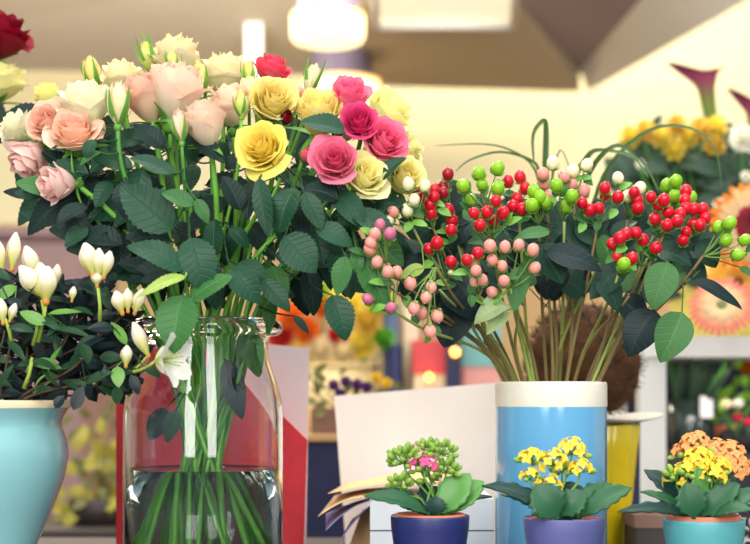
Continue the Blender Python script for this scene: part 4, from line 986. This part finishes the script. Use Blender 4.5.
mb = MB(); mb.ball(P(429, 377, 3.09) , M_(4, 3.09), 1, 12, 8); mb.build('flame_bulb', 'bulb_glow', b2)

# ------------------------------------------------------------------ left background
lp_c = P(100, 0, 2.9); lp_c.z = 0
cab = thing('cabinet', 'mauve brown wooden cabinet behind the azalea', 'cabinet', (P(0, 0, 3.6).x, 3.7, 0))
mb = MB(); mb.box((P(-120, 0, 3.5).x, 3.5, 0), (P(84, 0, 3.5).x, 3.95, P(0, 228, 3.5).z - .02)); mb.build('body', 'mauve_wood', cab, False)
mb = MB(); mb.box((P(-124, 0, 3.5).x, 3.48, P(0, 228, 3.5).z - .02), (P(88, 0, 3.5).x, 3.97, P(0, 228, 3.5).z)); mb.build('cabinet_top', 'mauve_wood', cab, False)
for x0, x1 in ((-116, -20), (-16, 80)):
    mb = MB(); mb.box((P(x0, 0, 3.5).x, 3.488, .05), (P(x1, 0, 3.5).x, 3.5, P(0, 228, 3.5).z - .04)); d = mb.build('door', 'mauve_wood', cab, False)
    mb = MB(); kx = x1 - 12 if x0 < -50 else x0 + 12
    mb.ball(P(kx, 420, 3.47), .014, 1, 10, 6); mb.build('knob', 'zinc', d)
sb = thing('low_bench', 'dark low bench under the yellow green shrub', 'bench', lp_c)
zs = P(0, 524, 2.9).z
mb = MB(); mb.box((P(20, 0, 2.9).x, 2.75, zs - .03), (P(160, 0, 2.9).x, 3.1, zs)); mb.build('bench_top', 'dark_wood', sb, False)
for x in (26, 154):
    mb = MB(); mb.box((P(x, 0, 2.9).x - .02, 2.78, 0), (P(x, 0, 2.9).x + .02, 3.07, zs - .03)); mb.build('leg', 'dark_wood', sb, False)
shc = P(100, 524, 2.9)
sh = thing('potted_shrub', 'blurred yellow green shrub on the dark bench between azalea and glass vase', 'potted plant', shc)
mb = MB(); mb.lathe([(0, 0), (.05, 0), (.062, .05), (.055, .05), (.045, .01), (0, .01)], shc, 24); mb.build('pot', 'dark_wood', sh)
foliage([(66, 450), (96, 436), (140, 436), (160, 460), (160, 515), (110, 522), (52, 522), (54, 480)], 2.84, 2.98, 190, 22, 14, sh, 'bg_leaf_yellow', shc + Vector((0, 0, .04)))
foliage([(74, 416), (128, 408), (150, 420), (120, 428), (84, 428)], 2.85, 2.95, 34, 20, 8, sh, 'bg_leaf_olive', shc + Vector((0, 0, .04)), 'drooping_leaves')
mb = MB(); mb.tube([shc + Vector((0, 0, .03)), P(104, 470, 2.9), P(108, 420, 2.9)], .006, .003, 6); mb.build('trunk', 'brown_wood', sh)
foliage([(80, 470), (112, 455), (128, 500), (84, 508)], 2.83, 2.9, 34, 16, 9, sh, 'bg_leaf_olive', shc + Vector((0, 0, .04)), 'olive_leaves')  # clump of olive leaves among the yellow ones
# ------------------------------------------------------------------ second bunch at the far left
lv = bucket(-70, TZ, 1.78, .05, .062, .2, 'zinc', 'zinc_bucket', 'zinc bucket of red and yellow roses beyond the azalea', 'bucket')
for (px, py, dia, kind, look, op, lab) in ((-1, 36, 60, 'red', 'upr', .8, 'deep red rose cut by the left frame edge above the pale yellow rose'), (-2, 82, 54, 'lemon', 'upr', .75, 'pale yellow rose at the left frame edge below the deep red rose')):
    Y = 1.74; axis = Vector(LOOK[look]).normalized(); R = M_(dia, Y) / 2; H = R * 1.6; c = P(px, py, Y); base = c - axis * H * .5
    ft = lv + Vector((U(-.02, .02), U(-.02, .02), .012))
    root = thing('rose', lab, 'rose', ft, 'roses at the left frame edge')
    mb = MB(); rose_bloom(mb, base, axis, R, H, kind, op, 22); mb.build('bloom', 'petal', root)
    mb = MB(); rose_calyx(mb, base, axis, R, H, op); mb.build('calyx', 'sepal', root)
    mb = MB(); mb.tube(bez(base, base + Vector((-.03, 0, -.1)), ft + Vector((.01, 0, .3)), ft, 14), .0024, .003, 7); mb.build('stem', 'rose_stem_dark', root)
    for (b, t) in (((-20, 100), (8, 128)), ((-30, 150), (6, 140))):
        mb = MB(); leaf(mb, P(b[0], b[1], Y), P(t[0], t[1], Y), .028, (0, -1, .5), .4, .2, .1, .01, .8, 20); petiole(mb, P(b[0], b[1], Y), base + Vector((-.04, 0, -.14)), .001); mb.build('leaf', 'rose_leaf_dark', root)

# ------------------------------------------------------------------ right shelf unit
RX0, RX1 = 640, 666
su = thing('white_shelf_unit', 'white painted shelf unit at the right behind the kalanchoe', 'shelf', (P(800, 0, 2.4).x, 2.6, 0))
zt1, zt0 = P(0, 336, 2.35).z, P(0, 357, 2.35).z
xl, xr = P(RX0, 0, 2.35).x, P(RX0, 0, 2.35).x + .75
for x in (xl, xr - .04):
    for y in (2.35, 2.72):
        mb = MB(); mb.box((x, y, 0), (x + .041, y + .04, zt0)); mb.build('post', 'white_paint', su, False)
mb = MB(); mb.box((xl, 2.345, zt0), (xr, 2.765, zt1)); mb.build('top_board', 'white_paint', su, False)
zsh = P(0, 452, 2.45).z
mb = MB(); mb.box((xl + .042, 2.36, zsh - .02), (xr - .042, 2.75, zsh)); mb.build('shelf_board', 'dark_wood', su, False)
mb = MB(); mb.box((xl + .042, 2.755, .05), (xr - .042, 2.762, zt0)); mb.build('back_panel', 'navy', su, False)
lt = bpy.data.lights.new('shelf_fill', 'AREA'); lt.shape = 'RECTANGLE'; lt.size = .6; lt.size_y = .06; lt.energy = 0.9; lt.color = (1, .95, .85)  # added fill to brighten the shelf interior, not a fitted lamp
lo_ = bpy.data.objects.new('shelf_fill', lt); COL.objects.link(lo_); lo_.location = ((xl + xr) / 2, 2.38, zt0 - .008)
lo_.rotation_euler = (math.radians(25), 0, 0)
# items on the shelf
dvc = P(688, 452, 2.55); dvc.z = zsh
dv = thing('smoky_vase', 'dark smoky vase of green stems inside the white shelf unit', 'vase', dvc)
mb = MB(); mb.lathe([(0, 0), (.026, 0), (.03, .02), (.038, .085), (.035, .085), (.027, .02), (0, .01)], dvc, 28); mb.build('vessel', 'dark_glass', dv)
for k in range(9):
    f = dvc + Vector((U(-.015, .015), U(-.012, .012), .012)); t = P(672 + k * 6.5, 358, 2.5) + Vector((0, U(-.02, .06), U(-.01, 0)))
    root = thing('green_stalk', ['leftmost', 'second', 'third', 'fourth', 'middle', 'sixth', 'seventh', 'eighth', 'rightmost'][k] + (' green stalk counted from the left' if k in (1, 2, 3, 5, 6, 7) else ' of the green stalks') + ' in the dark smoky vase', 'stem', f, 'green stalks in the smoky vase')
    mb = MB(); mb.tube([f, f.lerp(t, .5), t], .004, .003, 6); mb.build('stalk', 'bg_leaf' if k % 2 else 'rose_stem_dark', root)
    mb = MB(); leaf(mb, f.lerp(t, .45), t + Vector((.012, -.01, -.004)), .012, (0, -1, .3), .4, .2, 0, .01, .8, 8); mb.build('leaf', 'bg_leaf', root)
cbox('label_tag', 700, 713, 396, 418, 2.505, .002, 'white_card', 'small white tag on the dark smoky vase in the shelf', 'tag')
gpc = P(736, 452, 2.62); gpc.z = zsh
gp = thing('potted_plant', 'lime green rounded plant inside the shelf unit below the gerberas', 'potted plant', gpc)
mb = MB(); mb.lathe([(0, 0), (.03, 0), (.04, .04), (.036, .04), (.028, .01), (0, .01)], gpc, 24); mb.build('pot', 'terracotta', gp)
foliage([(712, 385), (725, 368), (745, 366), (775, 385), (775, 425), (716, 425)], 2.58, 2.68, 110, 15, 10, gp, 'bg_leaf_lime', gpc + Vector((0, 0, .03)))
bkt = P(745, 452, 2.42); bkt.z = zsh
bk = thing('black_pot', 'black pot of dark leaves and rosebuds at the front of the shelf', 'pot', bkt)
mb = MB(); mb.lathe([(0, 0), (.03, 0), (.038, .035), (.034, .035), (.028, .01), (0, .01)], bkt, 24); mb.build('container', 'black_sign', bk)
foliage([(708, 440), (716, 420), (740, 412), (775, 415), (775, 446), (712, 448)], 2.38, 2.44, 60, 14, 8, bk, 'hyp_leaf_dark', bkt + Vector((0, 0, .03)))
for (x, y, col, lab) in ((726, 406, 'cream', 'left of the two cream rosebuds in the shelf unit'), (738, 405, 'white', 'right of the two cream white rosebuds in the shelf unit'), (737, 419, 'pinkrose', 'pink rosebud right below the cream rosebuds in the shelf'), (749, 424, 'pinkrose', 'pink rosebud at the right frame edge in the shelf unit')):
    r = cutflower('rosebud', x, y, 2.38, 6.5, col, bkt + Vector((U(-.012, .012), U(-.012, .012), .013)), lab, 'rosebud', 'rosebuds in the black pot', (0, -.4, 1), 22)
og = cutflower('cut_flower', 748, 366, 2.64, 11, 'orange', gpc + Vector((.01, .0, .012)), 'orange flower above the lime green plant inside the shelf', group='shelf flowers')
# black patterned board behind the right pot
bsb = P(760, 600, 1.9); bsb.z = TZ
bs_ = thing('chalkboard', 'small black board with white curls behind the turquoise pot', 'sign', bsb)
a, b = P(734, 0, 1.9), P(800, 470, 1.9)
mb = MB(); mb.box((a.x, 1.9, TZ), (b.x, 1.912, b.z)); mb.build('board', 'black_sign', bs_, False)
for (x, y, r) in ((742, 514, 5.5), (744, 533, 5.5), (750, 498, 5), (756, 522, 6), (748, 545, 5)):
    mb = MB(); c = P(x, y, 1.898); rr = M_(r, 1.9)
    mb.tube([c + Vector((rr * math.cos(t), 0, rr * math.sin(t))) for t in [0.6 + k * .4 for k in range(13)]], .0016, .0012, 6); mb.build('curl', 'chalk', bs_)
# navy box + terracotta tray between yellow vase and the shelf
cbox('navy_box', 622, 640, 420, 600, 1.955, .03, 'navy', 'upright navy box between the yellow vase and the white shelf post', 'box', z0=TZ)
tray = P(658, 600, 1.75); tray.z = TZ
tr = thing('seed_tray', 'brown wooden tray on the table left of the turquoise pot', 'tray', tray)
a, b = P(636, 0, 1.75), P(676, 515, 1.75)
mb = MB(); mb.box((a.x, 1.75, TZ), (b.x, 1.83, b.z - .015)); mb.build('tray_base', 'dark_wood', tr, False)
mb = MB(); mb.box((a.x - .002, 1.748, b.z - .015), (b.x + .002, 1.832, b.z)); mb.build('tray_rim', 'brown_wood', tr, False)

# flowers above the shelf unit
fbk = bucket(716, zt1, 2.52, .07, .085, .13, 'yellow_wrap', 'flower_bucket', 'yellow wrapped bucket on the white shelf unit holding gerberas and calla lilies')
def gerbera(px, py, Y, r, ax, rows, disc, label):
    c = P(px, py, Y); ax = Vector(ax).normalized(); B = basis(ax, (.1, .1, 1)); R = M_(r, Y)
    ft = fbk + Vector((U(-.03, .03), U(-.03, .03), .015))
    root = thing('gerbera', label, 'flower', ft, 'gerberas in the yellow bucket')
    for q, (f0, f1, n, w, c0, c1, lift) in enumerate(rows):
        mb = MB(); c0, c1 = lin(c0), lin(c1)
        for k in range(n):
            th = 2 * PI * k / n + q * .1; f = U(.94, 1.04)
            def fn(u, v):
                uu = u * 2 - 1; rr = R * (f0 + (f1 * f - f0) * v); ww = R * w * math.sin(PI * (.15 + .75 * v)) ** .7
                z = R * (lift + .10 * math.sin(v * 2.6) - .10 * v * v) + abs(uu) * ww * .2 + .0006 * (k % 3)
                return c + B @ Vector((rr * math.cos(th) - uu * ww * math.sin(th), rr * math.sin(th) + uu * ww * math.cos(th), z))
            mb.grid(fn, 2, 5, 0, False, lambda u, v: lerp(c0, c1, ss(.35, .85, v)))
        mb.build('ray_petals' if q == 0 else 'inner_petals', 'petal', root)
    mb = MB(); mb.ball(c + B @ Vector((0, 0, R * .03)), R * .2, .5, 16, 8, 0, B, lin(disc)); mb.build('flower_disc', 'petal', root)
    q = c - ax * R * .05
    mb = MB(); mb.tube(bez(q, q - ax * .04, ft + Vector((.0, 0, .16)), ft, 12), .003, .0035, 7); mb.build('stem', 'rose_stem_dark', root)
gerbera(757, 226, 2.15, 50, (-.35, -1, .15), [(.15, 1.0, 30, .1, (222, 180, 126), (230, 126, 30), 0), (.15, .88, 26, .1, (226, 194, 146), (224, 184, 126), .05), (.1, .52, 22, .08, (120, 10, 28), (176, 18, 40), .10)], (30, 12, 16), 'large gerbera with orange tips, cream ring and dark red heart at the right frame edge')
gerbera(738, 283, 2.22, 34, (-.2, -1, .4), [(.15, 1.0, 28, .1, (244, 180, 60), (248, 170, 40), 0), (.15, .7, 24, .09, (250, 200, 90), (246, 180, 50), .06)], (150, 90, 30), 'golden orange gerbera under the large red hearted gerbera')
gerbera(722, 306, 2.12, 34, (-.3, -1, .55), [(.15, 1.0, 30, .1, (238, 204, 150), (232, 120, 104), 0), (.15, .72, 26, .09, (238, 210, 160), (236, 190, 140), .06)], (140, 140, 84), 'cream and salmon pink gerbera lowest at the right, above the shelf unit')
def calla(px, py, Y, sc, lean, label, pts):
    ft = fbk + Vector((U(-.03, .03), U(-.03, .03), .015)); root = thing('calla_lily', label, 'flower', ft, 'calla lilies in the yellow bucket')
    base = P(px, py, Y); ax = Vector((lean, -.15, 1)).normalized(); B = basis(ax, (1, 0, 0)); H = M_(60, Y) * sc; w1, w2 = lin((96, 34, 66)), lin((150, 70, 100)); g = lin((140, 160, 80))
    mb = MB()
    def fn(u, v):
        th = 2 * PI * u; r = H * (.10 + .07 * v + .26 * max(0, v - .5) ** 1.6 * 2.2); tip = max(0, math.cos(th - PI)) ** 2
        z = H * v + tip * H * .09 * ss(.7, 1, v) - H * .16 * ss(.8, 1, v) * (1 - tip); r += tip * H * .22 * ss(.6, 1, v)
        return base + B @ Vector((r * math.cos(th), r * math.sin(th), z))
    mb.grid(fn, 28, 14, 0, True, lambda u, v: lerp(g, lerp(w2, w1, ss(.7, 1, v)), ss(.25, .75, v))); mb.build('spathe', 'petal', root)
    mb = MB(); mb.tube([base + ax * H * .1, base + ax * H * .7], .004, .003, 8); mb.build('spadix', 'bud_scale', root)
    mb = MB(); mb.tube(bez(base + ax * .004, base - ax * .05, ft + Vector((0, 0, .2)), ft, 12), .0075, .0075, 8); mb.build('stem', 'kal_stalk', root)
calla(711, 122, 2.68, 1.0, -.18, 'plum purple calla lily standing free against the cream wall at the upper right', None)
calla(752, 146, 2.68, .85, .05, 'plum purple calla lily cut by the right frame edge', None)
YF = [(630, 140, 'leftmost'), (645, 134, 'second'), (660, 140, 'third'), (676, 128, 'highest'), (688, 140, 'fifth'), (700, 131, 'sixth'), (716, 130, 'seventh'), (714, 148, 'rightmost low'), (674, 152, 'lowest')]
for i, (x, y, w) in enumerate(YF):
    lab = {'leftmost': 'leftmost of the blurred yellow blossoms behind the grass blades', 'highest': 'highest of the blurred yellow blossoms in the middle of their row', 'rightmost low': 'lower of the two yellow blossoms beside the calla stem', 'lowest': 'lowest of the blurred yellow blossoms, under the arching grass blade', 'seventh': 'upper yellow blossom touching the left side of the free standing calla stem'}.get(w, w + ' from left of the blurred yellow blossoms below the calla lily')
    cutflower('yellow_blossom', x, y, 2.47, 13, 'gold' if i % 2 else 'lemon', fbk + Vector((U(-.04, .04), U(-.03, .03), .015)), lab, 'flower', 'yellow blossoms at the upper right', (0, -.7, .8), 34)
for (x, y, r, lab) in ((743, 140, 15, 'largest white round blossom near the right frame edge'), (719, 205, 6.5, 'small white round blossom left of the large gerbera'), (746, 177, 6, 'small white round blossom above the large gerbera'), (640, 165, 5, 'small white round blossom under the leftmost yellow blossoms')):
    cutflower('white_pompon', x, y, 2.4, r, 'white', fbk + Vector((U(-.04, .04), U(-.03, .03), .015)), lab, 'flower', 'white pompons at the upper right', (-.2, -.9, .4), 40)
gb = thing('greenery_bunch', 'mass of dark green leaves below the yellow blossoms at the upper right', 'leaves', fbk + Vector((0, .03, .02)))
foliage([(606, 190), (622, 158), (650, 150), (690, 146), (735, 150), (770, 150), (770, 300), (735, 330), (690, 300), (650, 240), (620, 215)], 2.44, 2.74, 320, 34, 17, gb, 'bg_leaf', fbk + Vector((0, .03, .1)))

# ------------------------------------------------------------------ the room
def sbox(name, lo, hi, mtl): 
    mb = MB(); mb.box(lo, hi); return struct(mb.build(name, mtl, None, False))
sbox('floor', (-4.0, -3.0, -0.05), (4.0, 6.1, 0), 'floor')
sbox('wall_back', (-4.0, 6.0, 0), (4.0, 6.1, 3.4), 'wall_cream')
sbox('wall_left', (-4.1, 1.6, 0), (-4.0, 6.1, 3.4), 'wall_cream')
sbox('wall_right', (4.0, 1.6, 0), (4.1, 6.1, 3.4), 'wall_cream')
sbox('ceiling', (-4.1, 2.6, 3.4), (4.1, 6.1, 3.5), 'ceiling_grey')
sbox('trim_1', (-4.0, 5.97, 0), (4.0, 6.0, P(0, 224, 5.97).z), 'wainscot')
# soffits
Y0 = 5.2
def poly3(name, pts, d, mtl):
    mb = MB(); mb.prism([P(*p) for p in pts], d); return struct(mb.build(name, mtl, None, False))
poly3('trim_2', [(-260, 66, Y0), (362, 76, Y0), (362, -40, Y0 * .86), (-260, -40, Y0 * .86)], (0, .35, .12), 'taupe')
poly3('trim_3', [(362, 86, Y0), (580, 92, Y0), (580, 70, Y0), (515, 0, Y0 * .823), (478, -40, Y0 * .745), (362, -40, Y0 * .745)], (0, .35, .1), 'taupe')
poly3('trim_4', [(580, 70, Y0), (588, 92, Y0), (748, 0, Y0 * .772), (820, -40, Y0 * .70), (676, -40, Y0 * .745), (640, 0, Y0 * .823)], (.1, .1, .12), 'slope_cream')
zcl = P(0, 70, Y0).z
mb = MB(); mb.prism([P(580, 70, Y0), P(640, 0, Y0 * .823), P(676, -40, Y0 * .745), P(478, -40, Y0 * .745), P(515, 0, Y0 * .823)], (0, 0, .06)); struct(mb.build('trim_5', 'ceiling_grey', None, False))
poly3('trim_6', [(143, -40, 4.9), (152, 8, 5.0), (166, 40, 5.1), (240, 46, 5.1), (240, -40, 4.9)], (0, .1, .05), 'ceiling_grey')
cbox('x', 245, 262, -40, 110, 4.85, .08, 'slope_cream', None, None).name = 'trim_7'; struct(bpy.data.objects['trim_7'])
sk = thing('ceiling_panel_light', 'pale rectangular panel light in the sloping ceiling at the top', 'light', P(445, 10, 4.2))
mb = MB(); mb.prism([P(380, 22, 4.28), P(510, 22, 4.28), P(510, -40, 3.84), P(380, -40, 3.84)], (0, .03, .03)); mb.build('diffuser', 'panel_glow', sk, False)
mb = MB()
for a, b in (((376, 26, 4.275), (514, 26, 4.275)), ((376, 26, 4.275), (376, -40, 3.83)), ((514, 26, 4.275), (514, -40, 3.83))): mb.tube([P(*a), P(*b)], .012, .012, 6)
mb.build('frame', 'white_paint', sk)
def pendant(px, py, Y, w, h, label):
    c = P(px, py, Y); r = M_(w, Y) / 2; hh = M_(h, Y)
    root = thing('pendant_lamp', label, 'lamp', c, 'pendant lamps')
    mb = MB(); mb.lathe([(0, -hh * .5), (r * .75, -hh * .5), (r * .93, -hh * .42), (r, -hh * .25), (r, hh * .42), (r * .96, hh * .5), (0, hh * .5)], c, 40); mb.build('diffuser', 'lamp_glow', root)
    mb = MB(); mb.lathe([(r * .97, hh * .40), (r * 1.02, hh * .40), (r * 1.02, hh * .52), (r * .97, hh * .52)], c, 40); mb.build('rim', 'lamp_rim', root)
    mb = MB(); mb.lathe([(0, hh * .5), (r * .98, hh * .5), (r * .98, hh * .58), (r * .8, hh * .9), (r * .8, hh * 2.0), (r * .3, hh * 2.2), (0, hh * 2.2)], c, 40); mb.build('shade', 'lamp_metal', root)
    mb = MB(); mb.tube([c + Vector((0, 0, hh * 2.1)), Vector((c.x, c.y, 3.4))], .008, .008, 8); mb.build('suspension_rod', 'lamp_metal', root)
pendant(328, 30, 3.9, 74, 28, 'large glowing drum pendant lamp at the top centre')
pendant(342, 93, 4.8, 76, 24, 'further glowing pendant lamp half hidden behind the top of the bouquet')

# ------------------------------------------------------------------ light, camera
w = bpy.data.worlds.new('World'); SC.world = w; w.use_nodes = True
nt = w.node_tree; bg = nt.nodes['Background']
tc = nt.nodes.new('ShaderNodeTexCoord'); sp = nt.nodes.new('ShaderNodeSeparateXYZ'); rp = nt.nodes.new('ShaderNodeValToRGB')
nt.links.new(tc.outputs['Generated'], sp.inputs[0]); nt.links.new(sp.outputs[2], rp.inputs[0]); nt.links.new(rp.outputs[0], bg.inputs[0])
rp.color_ramp.elements[0].position = 0.0; rp.color_ramp.elements[0].color = (.22, .25, .33, 1)
rp.color_ramp.elements[1].position = 0.55; rp.color_ramp.elements[1].color = (.9, .93, 1.0, 1)
bg.inputs[1].default_value = 0.95
def area(name, loc, target, sx, sy, e, col):
    l = bpy.data.lights.new(name, 'AREA'); l.shape = 'RECTANGLE'; l.size = sx; l.size_y = sy; l.energy = e; l.color = col
    o = bpy.data.objects.new(name, l); COL.objects.link(o); o.location = loc
    o.rotation_euler = (Vector(target) - Vector(loc)).to_track_quat('-Z', 'Y').to_euler(); return o
area('window_daylight_a', (-0.75, -1.2, 2.05), (0, 1.6, 1.0), 0.8, 2.3, 52, (1, .98, .93))
area('window_daylight_b', (0.75, -1.2, 2.05), (0, 1.6, 1.0), 0.7, 2.3, 40, (1, .98, .93))
area('skylight', (0, 1.6, 3.3), (0, 1.5, 0), 2.2, 1.2, 34, (1, .97, .9))
area('ceiling_lamp_a', (0.9, 4.4, 2.6), (0.8, 6.0, 1.9), 1.6, .5, 28, (1, .92, .74))
area('ceiling_lamp_b', (-1.2, 4.2, 2.6), (-1.0, 3.6, 0.6), 1.2, .6, 36, (1, .9, .7))
area('left_wall_fill', (-1.3, 4.5, 2.7), (-1.2, 6.0, 1.9), 1.6, .5, 10, (1, .9, .7))  # extra light added to lift the left wall, no real fixture
area('soffit_fill', (-0.2, 3.4, 2.25), (0.1, 4.7, 3.0), 3.0, .3, 56, (1, .97, .95))  # unseen fill added above the frame to brighten ceiling and soffits
area('ceiling_lamp_c', (0.4, 3.2, 2.8), (0.3, 3.2, 0.8), 1.2, .5, 26, (1, .92, .76))
cam = bpy.data.cameras.new('Camera'); co = bpy.data.objects.new('Camera', cam); COL.objects.link(co); SC.camera = co
co.location = (0, 0, CZ); co.rotation_euler = (PI / 2, 0, 0)
cam.sensor_width = 36; cam.lens = F / 750 * 36; cam.shift_y = (HY - 272) / 750; cam.clip_end = 50
cam.dof.use_dof = True; cam.dof.focus_distance = 1.47; cam.dof.aperture_fstop = 4.8
vs = SC.view_settings; vs.view_transform = 'Standard'; vs.look = 'None'; vs.gamma = 1; vs.exposure = 0.24; vs.use_curve_mapping = False
